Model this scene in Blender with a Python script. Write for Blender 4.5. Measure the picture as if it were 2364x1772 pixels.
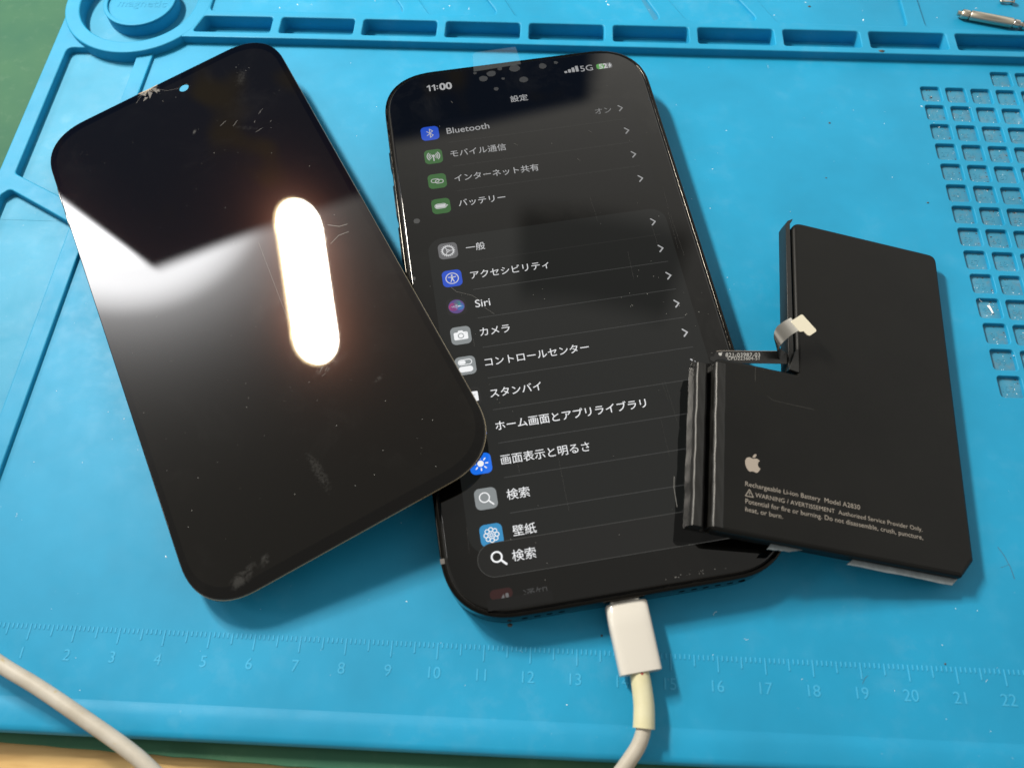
import bpy, bmesh, math, random
from mathutils import Matrix, Vector
random.seed(7)
MM = 0.001                      # geometry below is written in millimetres
scene = bpy.context.scene
for o in list(bpy.data.objects):
    bpy.data.objects.remove(o)
COL = scene.collection

# ------------------------------------------------------------------ camera
def rotm(p, t, r):
    return Matrix.Rotation(p, 3, 'Z') @ Matrix.Rotation(t, 3, 'X') @ Matrix.Rotation(r, 3, 'Z')
cam_d = bpy.data.cameras.new('camera')
cam = bpy.data.objects.new('camera', cam_d)
COL.objects.link(cam)
cam.matrix_world = Matrix.Translation(Vector((119.745, -23.799, 177.077)) * MM) @ rotm(0.07727682, 0.45653886, -0.03399933).to_4x4()
cam_d.sensor_fit = 'HORIZONTAL'
cam_d.sensor_width = 36.0
cam_d.lens = 1812.868 / 2364 * 36.0
cam_d.clip_start = 0.005
cam_d.clip_end = 50.0
cam_d.dof.use_dof = True
cam_d.dof.focus_distance = 0.206
cam_d.dof.aperture_fstop = 17.0
scene.camera = cam

# ------------------------------------------------------------------ world (room light as an environment)
world = bpy.data.worlds.new('World')
scene.world = world
world.use_nodes = True
nt = world.node_tree
nt.nodes.clear()
N = nt.nodes.new
LK = nt.links.new
def sock(node_in, v):
    if isinstance(v, (int, float)):
        node_in.default_value = v
    else:
        LK(v, node_in)
def M_(op, a, b=0.0, c=0.0):
    n = N('ShaderNodeMath'); n.operation = op
    sock(n.inputs[0], a); sock(n.inputs[1], b); sock(n.inputs[2], c)
    return n.outputs[0]
def ramp(v, lo, hi, a=0.0, b=1.0):
    n = N('ShaderNodeMapRange'); n.interpolation_type = 'SMOOTHSTEP'
    sock(n.inputs[0], v); n.inputs[1].default_value = lo; n.inputs[2].default_value = hi
    n.inputs[3].default_value = a; n.inputs[4].default_value = b
    return n.outputs[0]
tc = N('ShaderNodeTexCoord')
sx = N('ShaderNodeSeparateXYZ'); LK(tc.outputs['Generated'], sx.inputs[0])
X_, Y_, Z_ = sx.outputs
DEG = 57.29578
az = M_('MULTIPLY', M_('ARCTAN2', Y_, X_), DEG)
el = M_('MULTIPLY', M_('ARCSINE', Z_), DEG)
def dirv(a, e):
    a, e = math.radians(a), math.radians(e)
    return (math.cos(e) * math.cos(a), math.cos(e) * math.sin(a), math.sin(e))
def ang_to(v):
    d = M_('ADD', M_('ADD', M_('MULTIPLY', X_, v[0]), M_('MULTIPLY', Y_, v[1])), M_('MULTIPLY', Z_, v[2]))
    return M_('MULTIPLY', M_('ARCCOSINE', M_('MINIMUM', d, 0.999999)), DEG)
CEIL_LOW, CEIL_TOP = 1.35, 0.28
azf = ramp(az, 92, 142, 1.0, 0.22)
ceil = M_('ADD', ramp(az, 92, 150, 0.43, 0.23), M_('MULTIPLY', M_('MULTIPLY', CEIL_LOW - 0.43, azf), M_('EXPONENT', M_('MULTIPLY', M_('MAXIMUM', M_('SUBTRACT', el, 42.0), 0.0), -0.11))))
ceil = M_('MULTIPLY', ceil, ramp(el, -8, 30, 0.12, 1.0))
front = ramp(Y_, -0.7, 0.3, 0.35, 1.0)            # the side behind the camera is dimmer
ceil = M_('MULTIPLY', ceil, front)
disc_ang = ang_to((-0.62902, 0.53273, 0.56617))
glow = M_('MULTIPLY', M_('EXPONENT', M_('MULTIPLY', M_('MAXIMUM', M_('SUBTRACT', disc_ang, 9.1), 0.0), -0.38)), 6.5)
ceil = M_('ADD', ceil, glow)
disc = M_('ADD', ramp(disc_ang, 5.2, 7.0, 14.0, 0.0), ramp(disc_ang, 7.6, 10.2, 11.5, 0.0))
ceil = M_('ADD', ceil, disc)
# dark cabinet / monitor in front of the bench
E_ = M_('SUBTRACT', 48.2, M_('MULTIPLY', M_('POWER', M_('ABSOLUTE', M_('SUBTRACT', az, 106.0)), 2.0), 0.0052))
d_el = ramp(M_('SUBTRACT', el, E_), -0.55, 0.55, 1.0, 0.0)
d_l = ramp(az, 144.2, 144.8, 1.0, 0.0)
d_r = ramp(az, 84.0, 86.6, 0.0, 1.0)
dark = M_('MULTIPLY', M_('MULTIPLY', d_el, d_l), d_r)
# silhouette of the photographer's hands
h1 = ang_to(dirv(82.0, 54.5))
hands = M_('MULTIPLY', M_('MULTIPLY', ramp(M_('ABSOLUTE', M_('SUBTRACT', az, 82.0)), 9.0, 12.0, 1.0, 0.0),
            ramp(M_('ABSOLUTE', M_('SUBTRACT', el, 56.6)), 2.0, 4.4, 1.0, 0.0)), 0.62)
ceil = M_('MULTIPLY', ceil, M_('SUBTRACT', 1.0, hands))
mixc = N('ShaderNodeMix'); mixc.data_type = 'RGBA'
LK(dark, mixc.inputs[0])
warm = N('ShaderNodeMix'); warm.data_type = 'RGBA'; warm.blend_type = 'MULTIPLY'; warm.inputs[0].default_value = 1.0
cc = N('ShaderNodeCombineColor')
for i in range(3):
    LK(ceil, cc.inputs[i])
LK(cc.outputs[0], warm.inputs[6])
tint = N('ShaderNodeMix'); tint.data_type = 'RGBA'      # cool near the bright lamp, warm elsewhere
LK(ramp(disc_ang, 6.0, 26.0, 1.0, 0.0), tint.inputs[0])
tint.inputs[6].default_value = (1.0, 0.97, 0.90, 1)
tint.inputs[7].default_value = (0.98, 0.985, 1.0, 1)
LK(tint.outputs[2], warm.inputs[7])
LK(warm.outputs[2], mixc.inputs[6])
nz = N('ShaderNodeTexNoise'); nz.inputs['Scale'].default_value = 16.0; nz.inputs['Detail'].default_value = 1.0
LK(tc.outputs['Generated'], nz.inputs['Vector'])
dk = N('ShaderNodeMix'); dk.data_type = 'RGBA'
LK(ramp(nz.outputs['Fac'], 0.56, 0.74), dk.inputs[0])
dk.inputs[6].default_value = (0.025, 0.060, 0.150, 1)
dk.inputs[7].default_value = (0.17, 0.14, 0.10, 1)
LK(dk.outputs[2], mixc.inputs[7])
bg = N('ShaderNodeBackground'); LK(mixc.outputs[2], bg.inputs[0]); bg.inputs[1].default_value = 1.0
wo = N('ShaderNodeOutputWorld'); LK(bg.outputs[0], wo.inputs[0])
world.cycles.sampling_method = 'MANUAL'
world.cycles.sample_map_resolution = 1024

# ------------------------------------------------------------------ lamps
def area(name, shape, loc, normal, axis, sx_, sy_, power, color):
    d = bpy.data.lights.new(name, 'AREA')
    d.shape = shape; d.size = sx_ * MM; d.size_y = sy_ * MM; d.energy = power; d.color = color
    o = bpy.data.objects.new(name, d); COL.objects.link(o)
    z = -Vector(normal).normalized(); y = Vector(axis); y = (y - z * y.dot(z)).normalized(); x = y.cross(z)
    m = Matrix((x, y, z)).transposed().to_4x4(); m.translation = Vector(loc) * MM
    o.matrix_world = m
    return o
KEY = 6.0
kc = Vector((-208.16, 344.17, 429.29)); kax = Vector((0.00546, 0.84692, -0.53170)); kn = Vector((0.90, -0.12, -0.42)).normalized()
kcol = (1.0, 0.95, 0.86)
dv = Vector((-0.47889, 0.46898, 0.74211)); kax = (kax - dv * (kax.dot(kn) / dv.dot(kn))).normalized()   # tube axis, square to the lamp's face
wL, hL = 50.0, 147.0 * 1.05
r_end = wL * 0.48
end_ = hL / 2 - r_end
area('bench_lamp', 'RECTANGLE', kc, kn, kax, wL * 0.96, 2 * end_, KEY * 0.70, kcol)
area('added_lamp_glow', 'RECTANGLE', kc - kn * 2.0, kn, kax, wL * 1.06, 2 * end_, 0.48, (1.0, 0.74, 0.38))  # larger warm light added behind the lamp for a cream glow round it
for e_ in (-1, 1):
    area('bench_lamp_end', 'DISK', kc + kax * end_ * e_ - kn * (0.3 + 0.1 * e_), kn, kax, wL * 0.96, wL * 0.96, KEY * 0.21, kcol)
    area('added_lamp_glow', 'DISK', kc + kax * end_ * e_ - kn * (2.4 + 0.1 * e_), kn, kax, wL * 1.06, wL * 1.06, 0.15, (1.0, 0.74, 0.38))
area('side_lamp', 'RECTANGLE', (-760, 110, 540), (0.80, 0.0, -0.60), (0, 1, 0), 150, 150, 1.2, (1.0, 0.97, 0.93))

# ------------------------------------------------------------------ render settings
scene.view_settings.view_transform = 'Standard'
scene.view_settings.look = 'None'
scene.view_settings.exposure = 0.0
scene.view_settings.gamma = 1.0
scene.view_settings.use_curve_mapping = False
scene.render.engine = 'CYCLES'
scene.cycles.use_denoising = True
scene.cycles.denoising_input_passes = 'RGB_ALBEDO_NORMAL'
scene.cycles.max_bounces = 8
scene.cycles.sample_clamp_indirect = 6.0
scene.cycles.caustics_reflective = False
scene.cycles.caustics_refractive = False

# ------------------------------------------------------------------ materials
def mat(name, base=(0.5, 0.5, 0.5), rough=0.5, metal=0.0, spec=0.5, emit=None, estr=0.0, coat=0.0, coat_rough=0.1, alpha=1.0, trans=0.0):
    m = bpy.data.materials.new(name); m.use_nodes = True
    b = m.node_tree.nodes['Principled BSDF']
    b.inputs['Base Color'].default_value = (*base, 1)
    b.inputs['Roughness'].default_value = rough
    b.inputs['Metallic'].default_value = metal
    b.inputs['Specular IOR Level'].default_value = spec
    b.inputs['Coat Weight'].default_value = coat
    b.inputs['Coat Roughness'].default_value = coat_rough
    b.inputs['Alpha'].default_value = alpha
    b.inputs['Transmission Weight'].default_value = trans
    if emit:
        b.inputs['Emission Color'].default_value = (*emit, 1)
        b.inputs['Emission Strength'].default_value = estr
    return m
def nodes_of(m):
    t = m.node_tree
    return t, t.nodes['Principled BSDF']
def noise(t, scale, detail=4.0, rough=0.55, vec=None, dist=0.0):
    n = t.nodes.new('ShaderNodeTexNoise')
    n.inputs['Scale'].default_value = scale; n.inputs['Detail'].default_value = detail
    n.inputs['Roughness'].default_value = rough; n.inputs['Distortion'].default_value = dist
    if vec: t.links.new(vec, n.inputs['Vector'])
    return n.outputs['Fac']
def mrange(t, v, lo, hi, a=0.0, b=1.0):
    n = t.nodes.new('ShaderNodeMapRange')
    t.links.new(v, n.inputs[0]); n.inputs[1].default_value = lo; n.inputs[2].default_value = hi
    n.inputs[3].default_value = a; n.inputs[4].default_value = b
    return n.outputs[0]
def tmath(t, op, a, b=0.0):
    n = t.nodes.new('ShaderNodeMath'); n.operation = op
    for i, v in enumerate((a, b)):
        if isinstance(v, (int, float)): n.inputs[i].default_value = v
        else: t.links.new(v, n.inputs[i])
    return n.outputs[0]
def mixcol(t, fac, a, b, blend='MIX'):
    n = t.nodes.new('ShaderNodeMix'); n.data_type = 'RGBA'; n.blend_type = blend
    if isinstance(fac, (int, float)): n.inputs[0].default_value = fac
    else: t.links.new(fac, n.inputs[0])
    for i, v in ((6, a), (7, b)):
        if isinstance(v, tuple): n.inputs[i].default_value = (*v, 1) if len(v) == 3 else v
        else: t.links.new(v, n.inputs[i])
    return n.outputs[2]
def objco(t):
    return t.nodes.new('ShaderNodeTexCoord').outputs['Object']
def bump(t, b, h, strength, dist):
    n = t.nodes.new('ShaderNodeBump'); n.inputs['Strength'].default_value = strength; n.inputs['Distance'].default_value = dist
    t.links.new(h, n.inputs['Height']); t.links.new(n.outputs[0], b.inputs['Normal'])

BLUE = (0.0100, 0.236, 0.420)
def silicone(name, base, dusty, dirt=0.0):
    m = mat(name, base, 0.52, spec=0.26); t, b = nodes_of(m); co = objco(t)
    big = noise(t, 28, 4, 0.6, co); mid = noise(t, 160, 5, 0.65, co); fine = noise(t, 2600, 2, 0.6, co)
    c = mixcol(t, mrange(t, big, 0.3, 0.7), tuple(x * 0.88 for x in base), tuple(x * 1.08 for x in base))
    d = tmath(t, 'MULTIPLY', mrange(t, mid, 0.5, 0.78), mrange(t, big, 0.42, 0.7))
    c = mixcol(t, tmath(t, 'MULTIPLY', d, dusty), c, (0.34, 0.50, 0.58))
    sp = mrange(t, noise(t, 900, 2, 0.5, co), 0.74, 0.80)
    c = mixcol(t, tmath(t, 'MULTIPLY', sp, 0.10 + dusty * 0.3), c, (0.5, 0.62, 0.68))
    if dirt:
        dd = mrange(t, noise(t, 420, 5, 0.7, co), 0.50, 0.72)
        c = mixcol(t, tmath(t, 'MULTIPLY', dd, dirt), c, (0.16, 0.15, 0.13))
    t.links.new(c, b.inputs['Base Color'])
    t.links.new(mrange(t, mid, 0.3, 0.7, 0.46, 0.6), b.inputs['Roughness'])
    bump(t, b, tmath(t, 'ADD', tmath(t, 'MULTIPLY', fine, 0.5), mid), 0.14, 0.00012)
    return m
M = {}
M['blue'] = silicone('blue_silicone', BLUE, 0.10)
M['blue_floor'] = silicone('dusty_blue_silicone', (0.024, 0.248, 0.410), 0.38)
M['blue_cell'] = silicone('dirty_blue_silicone', (0.036, 0.205, 0.325), 0.5, 0.45)
M['ruler'] = silicone('ruler_silicone_edge_light', (0.040, 0.325, 0.54), 0.1)  # lighter than the mat: light caught by the raised edges is in the colour

M['green'] = mat('green_cutting_mat', (0.035, 0.11, 0.07), 0.7, spec=0.12)
t, b = nodes_of(M['green']); co = objco(t)
c = mixcol(t, mrange(t, noise(t, 22, 4, 0.6, co), 0.3, 0.7), (0.028, 0.100, 0.066), (0.050, 0.130, 0.072))
c = mixcol(t, tmath(t, 'MULTIPLY', mrange(t, noise(t, 300, 5, 0.7, co), 0.55, 0.8), 0.15), c, (0.20, 0.28, 0.20))
t.links.new(c, b.inputs['Base Color']); bump(t, b, noise(t, 1800, 3, 0.6, co), 0.2, 0.0001)

M['wood'] = mat('desk_wood', (0.5, 0.33, 0.14), 0.42, spec=0.4)
t, b = nodes_of(M['wood']); co = objco(t)
mp = t.nodes.new('ShaderNodeMapping'); mp.inputs['Scale'].default_value = (0.07, 1.0, 1.0); t.links.new(co, mp.inputs[0])
g = noise(t, 420, 6, 0.65, mp.outputs[0], 0.6); g2 = noise(t, 90, 4, 0.6, mp.outputs[0], 1.2)
c = mixcol(t, mrange(t, g2, 0.35, 0.65), (0.42, 0.25, 0.085), (0.72, 0.50, 0.21))
c = mixcol(t, tmath(t, 'MULTIPLY', mrange(t, g, 0.5, 0.72), 0.5), c, (0.27, 0.15, 0.05))
t.links.new(c, b.inputs['Base Color'])

def glassy(name, base, rough=0.018, halo=0.0, patches=()):
    m = mat(name, base, rough, spec=0.52)
    t, b = nodes_of(m); co = objco(t)
    s = tmath(t, 'MULTIPLY', mrange(t, noise(t, 60, 6, 0.7, co, 0.8), 0.5, 0.75), mrange(t, noise(t, 18, 3, 0.6, co), 0.45, 0.7))
    t.links.new(tmath(t, 'ADD', tmath(t, 'MULTIPLY', s, 0.03), rough), b.inputs['Roughness'])
    grease = tmath(t, 'MULTIPLY', s, 0.15)
    for px_, py_, sx_, sy_, ang, amp, sc_ in patches:      # finger grease and wipe marks at their places on the glass
        mp = t.nodes.new('ShaderNodeMapping'); mp.vector_type = 'TEXTURE'
        mp.inputs['Location'].default_value = (px_ * MM, py_ * MM, 0)
        mp.inputs['Rotation'].default_value = (0, 0, math.radians(ang))
        mp.inputs['Scale'].default_value = (sx_ * MM, sy_ * MM, 0.01)
        t.links.new(co, mp.inputs[0])
        ln = t.nodes.new('ShaderNodeVectorMath'); ln.operation = 'LENGTH'; t.links.new(mp.outputs[0], ln.inputs[0])
        mk = mrange(t, ln.outputs['Value'], 0.35, 1.0, 1.0, 0.0)
        tx = mrange(t, tmath(t, 'ADD', noise(t, sc_, 6, 0.75, co, 0.5), tmath(t, 'MULTIPLY', mk, 0.18)), 0.58, 0.74)
        grease = tmath(t, 'ADD', grease, tmath(t, 'MULTIPLY', tmath(t, 'MULTIPLY', tx, mk), amp))
    t.links.new(mixcol(t, grease, base, (0.05, 0.05, 0.048)), b.inputs['Base Color'])
    if halo:
        g = t.nodes.new('ShaderNodeBsdfGlossy'); g.inputs['Roughness'].default_value = 0.165
        g.inputs['Color'].default_value = (0.011 * halo, 0.0042 * halo, 0.0026 * halo, 1)
        a_ = t.nodes.new('ShaderNodeAddShader'); o_ = t.nodes['Material Output']
        t.links.new(b.outputs[0], a_.inputs[0]); t.links.new(g.outputs[0], a_.inputs[1]); t.links.new(a_.outputs[0], o_.inputs['Surface'])
    return m
PATCH = [(-25.5, -75.6, 5.5, 2.2, 20, 0.42, 420), (-19.5, -74.6, 2.6, 1.6, 60, 0.42, 420), (4.7, 54.2, 0.9, 1.5, -30, 0.9, 900), (24, 66, 5.5, 2.4, 60, 0.22, 1600), (-1.5, -62, 1.9, 8, 6, 0.30, 1500), (8.5, -38, 3.2, 1.4, 35, 0.42, 1200), (19, 46, 6, 1.2, -40, 0.14, 900), (20, -48, 2.2, 0.9, 20, 0.35, 1300)]
M['glass_black'] = glassy('black_screen_glass', (0.0008, 0.0008, 0.0007), halo=0.10, patches=PATCH)
M['glass_display'] = glassy('dark_display_area', (0.0028, 0.0026, 0.0021), halo=0.10, patches=PATCH)
M['phone_glass'] = glassy('phone_screen_glass', (0.0012, 0.0012, 0.0010), 0.022)
M['frame'] = mat('polished_black_steel', (0.020, 0.0190, 0.017), 0.27, metal=1.0)
t, b = nodes_of(M['frame']); co = objco(t)
t.links.new(mrange(t, noise(t, 700, 5, 0.7, co), 0.45, 0.8, 0.10, 0.38), b.inputs['Roughness'])
M['gap'] = mat('black_gasket', (0.004, 0.004, 0.004), 0.6, spec=0.2)
M['hole'] = mat('hole_black', (0.002, 0.002, 0.002), 0.9, spec=0.0)
M['edge_gold'] = mat('thin_metal_edge', (0.42, 0.36, 0.25), 0.25, metal=1.0)
M['pouch'] = mat('matte_black_pouch', (0.0035, 0.0035, 0.0030), 0.46, spec=0.19)
t, b = nodes_of(M['pouch']); co = objco(t)
bump(t, b, tmath(t, 'ADD', tmath(t, 'MULTIPLY', noise(t, 3500, 2, 0.5, co), 0.25), noise(t, 70, 3, 0.5, co)), 0.10, 0.0006)
c = mixcol(t, mrange(t, noise(t, 45, 4, 0.6, co), 0.35, 0.7), (0.0025, 0.0025, 0.0022), (0.0042, 0.0042, 0.0036)); t.links.new(c, b.inputs['Base Color'])
M['foil'] = mat('glossy_black_foil', (0.007, 0.007, 0.0065), 0.40, spec=0.35)
t, b = nodes_of(M['foil']); co = objco(t)
bump(t, b, noise(t, 200, 3, 0.5, co), 0.18, 0.0006)
M['flex'] = mat('black_flex', (0.004, 0.004, 0.004), 0.35, spec=0.4)
M['print_grey'] = mat('grey_print', (0.24, 0.215, 0.185), 0.5)
M['print_white'] = mat('white_print', (0.36, 0.36, 0.35), 0.5)
M['logo'] = mat('silver_print', (0.29, 0.25, 0.21), 0.45)
M['steel'] = mat('bright_steel', (0.50, 0.48, 0.44), 0.20, metal=1.0)
M['nickel'] = mat('satin_nickel', (0.52, 0.48, 0.40), 0.33, metal=1.0)
M['gold'] = mat('pale_gold_plate', (0.72, 0.67, 0.53), 0.42, metal=0.65)
M['tape'] = mat('grey_adhesive_film', (0.30, 0.36, 0.38), 0.35, spec=0.5)
t, b = nodes_of(M['tape']); co = objco(t)
t.links.new(mixcol(t, mrange(t, noise(t, 500, 5, 0.7, co), 0.35, 0.7), (0.10, 0.125, 0.14), (0.17, 0.205, 0.22)), b.inputs['Base Color'])
M['plug'] = mat('glossy_white_plastic', (0.51, 0.49, 0.445), 0.16, spec=0.5)
M['sleeve'] = mat('yellowed_sleeve', (0.70, 0.62, 0.30), 0.45, spec=0.35)
t, b = nodes_of(M['sleeve']); co = objco(t)
t.links.new(mixcol(t, mrange(t, noise(t, 110, 4, 0.6, co), 0.35, 0.7), (0.48, 0.45, 0.27), (0.54, 0.525, 0.38)), b.inputs['Base Color'])
M['cord'] = mat('cream_cord', (0.66, 0.60, 0.50), 0.5, spec=0.3)
t, b = nodes_of(M['cord']); co = objco(t)
c = mixcol(t, mrange(t, noise(t, 120, 4, 0.6, co), 0.35, 0.7), (0.35, 0.32, 0.265), (0.43, 0.405, 0.355))
c = mixcol(t, tmath(t, 'MULTIPLY', mrange(t, noise(t, 330, 3, 0.6, co), 0.66, 0.74), 0.6), c, (0.36, 0.27, 0.10)); t.links.new(c, b.inputs['Base Color'])
M['dust'] = mat('pale_dust', (0.72, 0.78, 0.80), 0.6)
M['dirt'] = mat('brown_dirt', (0.055, 0.050, 0.045), 0.8)
M['paper'] = mat('white_paper', (0.85, 0.85, 0.84), 0.6)
M['mark'] = mat('grey_film_mark', (0.014, 0.016, 0.019), 0.35, spec=0.4)
M['smudge'] = mat('grey_smudge', (0.011, 0.011, 0.0105), 0.4, spec=0.4)
M['scratch'] = mat('scratch', (0.045, 0.045, 0.043), 0.5)
M['crack'] = mat('glass_splinter', (0.34, 0.27, 0.18), 0.2, spec=0.8)
M['crack_dim'] = mat('glass_splinter_dim', (0.035, 0.030, 0.022), 0.25, spec=0.8)
M['clear'] = mat('clear_film', (0.45, 0.50, 0.52), 0.3, spec=0.12, alpha=0.032)
def lit(name, col, s=1.0):
    return mat(name, (0.0012, 0.0012, 0.0012), 0.022, spec=0.52, emit=col, estr=s)
M['card'] = lit('lit_card', (0.0072, 0.0080, 0.0076))
M['sep'] = lit('lit_separator', (0.050, 0.051, 0.050))
M['sep_dim'] = lit('lit_separator_dim', (0.020, 0.020, 0.019))
M['bar'] = lit('lit_search_bar', (0.008, 0.008, 0.0076))
M['bar_line'] = lit('lit_bar_outline', (0.050, 0.050, 0.047))
W_ = {}
def white(s):
    k = round(s, 2)
    if k not in W_: W_[k] = lit('lit_text_%d' % int(k * 100), (0.96, 0.97, 0.98), k)
    return W_[k]
M['ic_blue'] = lit('lit_blue', (0.018, 0.075, 0.52))
M['ic_blue2'] = lit('lit_bright_blue', (0.012, 0.16, 0.82))
M['ic_green'] = lit('lit_green', (0.030, 0.118, 0.028))
M['ic_grey'] = lit('lit_grey', (0.13, 0.13, 0.135))
M['ic_grey2'] = lit('lit_light_grey', (0.24, 0.26, 0.265))
M['ic_cyan'] = lit('lit_cyan', (0.035, 0.26, 0.52))
M['ic_red'] = lit('lit_faded_red', (0.028, 0.006, 0.006))
M['ic_black'] = lit('lit_black', (0.012, 0.012, 0.012))
M['siri_a'] = lit('lit_orb_pink', (0.42, 0.05, 0.13)); M['siri_b'] = lit('lit_orb_blue', (0.03, 0.22, 0.50))
M['siri_c'] = lit('lit_orb_green', (0.05, 0.26, 0.16)); M['siri_w'] = lit('lit_orb_core', (0.85, 0.9, 0.95)); M['siri_d'] = lit('lit_orb_violet', (0.10, 0.06, 0.22))
M['sig_green'] = lit('lit_battery_green', (0.075, 0.30, 0.055))

# ------------------------------------------------------------------ helpers
def link(name, me, m, parent=None, loc=None, rot=None):
    o = bpy.data.objects.new(name, me); COL.objects.link(o)
    for mm_ in (m if isinstance(m, (list, tuple)) else [m]):
        me.materials.append(mm_)
    if parent: o.parent = parent
    if loc is not None: o.location = Vector(loc) * MM
    if rot is not None: o.rotation_euler = rot
    return o
def tag(o, label=None, cat=None, group=None, kind=None):
    if label: o['label'] = label
    if cat: o['category'] = cat
    if group: o['group'] = group
    if kind: o['kind'] = kind
    return o
def empty(name, loc=(0, 0, 0), rot=None):
    o = bpy.data.objects.new(name, None); COL.objects.link(o)
    o.empty_display_size = 0.01
    o.location = Vector(loc) * MM
    if rot is not None:
        o.rotation_euler = rot
    return o
def smooth(me, deg=35):
    me.polygons.foreach_set('use_smooth', [True] * len(me.polygons))
    me.set_sharp_from_angle(angle=math.radians(deg))
    me.update()
def rrect(x0, y0, x1, y1, r, seg=6):
    pts = []
    for cx, cy, a0 in ((x1 - r, y1 - r, 0), (x0 + r, y1 - r, 90), (x0 + r, y0 + r, 180), (x1 - r, y0 + r, 270)):
        for i in range(seg + 1):
            a = math.radians(a0 + 90 * i / seg)
            pts.append((cx + r * math.cos(a), cy + r * math.sin(a)))
    return pts
def squircle(hw, hh, r, seg=14):
    # continuous-curvature corner (superellipse corner of extent r)
    pts = []; n = 2.35; r *= 1.22
    for sx_, sy_, rev in ((1, 1, False), (-1, 1, True), (-1, -1, False), (1, -1, True)):
        c = []
        for i in range(seg + 1):
            a = math.pi / 2 * i / seg
            c.append((sx_ * (hw - r + r * math.cos(a) ** (2 / n)), sy_ * (hh - r + r * math.sin(a) ** (2 / n))))
        pts += c[::-1] if rev else c
    return pts
def circ(cx, cy, r, n=32, a0=0.0, a1=360.0):
    full = abs(a1 - a0 - 360) < 1e-6
    k = n if full else n + 1
    return [(cx + r * math.cos(math.radians(a0 + (a1 - a0) * i / n)), cy + r * math.sin(math.radians(a0 + (a1 - a0) * i / n))) for i in range(k)]
def round_poly(pts, r, seg=5):
    out = []; n = len(pts)
    for i in range(n):
        p = Vector(pts[i]); a = Vector(pts[i - 1]); c = Vector(pts[(i + 1) % n])
        rr = r[i] if isinstance(r, (list, tuple)) else r
        if rr <= 0: out.append(tuple(p)); continue
        u, v = (a - p), (c - p)
        ang = u.angle(v); d = min(rr / math.tan(ang / 2), u.length * 0.49, v.length * 0.49)
        s, e = p + u.normalized() * d, p + v.normalized() * d
        for k in range(seg + 1):
            q = k / seg
            out.append(tuple(s * (1 - q) ** 2 + p * 2 * q * (1 - q) + e * q ** 2))
    return out
DG = None
def curve_mesh(cu):
    o = bpy.data.objects.new('tmp', cu); COL.objects.link(o)
    dg = bpy.context.evaluated_depsgraph_get(); dg.update()
    me = bpy.data.meshes.new_from_object(o.evaluated_get(dg))
    bpy.data.objects.remove(o)
    bpy.data.curves.remove(cu)
    return me
def prism_mesh(loops, z0, z1, bevel=0.0, res=2):
    cu = bpy.data.curves.new('c', 'CURVE'); cu.dimensions = '2D'; cu.fill_mode = 'BOTH'
    for lp in loops:
        sp = cu.splines.new('POLY'); sp.points.add(len(lp) - 1)
        for p, q in zip(sp.points, lp): p.co = (q[0], q[1], 0, 1)
        sp.use_cyclic_u = True
    h = (z1 - z0) / 2
    cu.extrude = max(h - bevel, 0.0)
    if bevel:
        cu.bevel_depth = bevel; cu.bevel_resolution = res; cu.offset = -bevel
    me = curve_mesh(cu)
    me.transform(Matrix.Translation((0, 0, (z0 + z1) / 2)))
    me.transform(Matrix.Scale(MM, 4))
    return me
def prism(name, loops, z0, z1, m, parent=None, bevel=0.0, res=2, loc=None, rot=None):
    me = prism_mesh(loops, z0, z1, bevel, res)
    me.name = name
    smooth(me)
    return link(name, me, m, parent, loc, rot)
def flat_mesh(loops, z):
    cu = bpy.data.curves.new('c', 'CURVE'); cu.dimensions = '2D'; cu.fill_mode = 'BOTH'
    for lp in loops:
        sp = cu.splines.new('POLY'); sp.points.add(len(lp) - 1)
        for p, q in zip(sp.points, lp): p.co = (q[0], q[1], 0, 1)
        sp.use_cyclic_u = True
    me = curve_mesh(cu)
    me.transform(Matrix.Translation((0, 0, z))); me.transform(Matrix.Scale(MM, 4))
    return me
def join_mesh(items, name):
    # items: list of (mesh, material index)
    bm = bmesh.new()
    for me, mi in items:
        k = len(bm.faces)
        bm.from_mesh(me); bm.faces.ensure_lookup_table()
        for f in bm.faces[k:]: f.material_index = mi
        bpy.data.meshes.remove(me)
    out = bpy.data.meshes.new(name); bm.to_mesh(out); bm.free()
    return out
def stroke(pts, w, closed=False, cap=6):
    # a polyline drawn as round-capped overlapping capsules -> list of loops (each filled on its own)
    loops = []
    seq = list(zip(pts, pts[1:])) + ([(pts[-1], pts[0])] if closed else [])
    for a, b_ in seq:
        a, b_ = Vector(a), Vector(b_); d = b_ - a
        if d.length < 1e-6: continue
        th = math.degrees(math.atan2(d.y, d.x)); r = w / 2
        loops.append(circ(b_.x, b_.y, r, cap, th - 90, th + 90) + circ(a.x, a.y, r, cap, th + 90, th + 270))
    return loops
def poly_bm(loops, z):
    bm = bmesh.new()
    for i, lp in enumerate(loops):
        vs = [bm.verts.new((x * MM, y * MM, (z + 0.0004 * i) * MM)) for x, y in lp]
        f = bm.faces.new(vs)
        f.normal_update()
        if f.normal.z < 0: f.normal_flip()
    me = bpy.data.meshes.new('p'); bm.to_mesh(me); bm.free()
    return me
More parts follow.
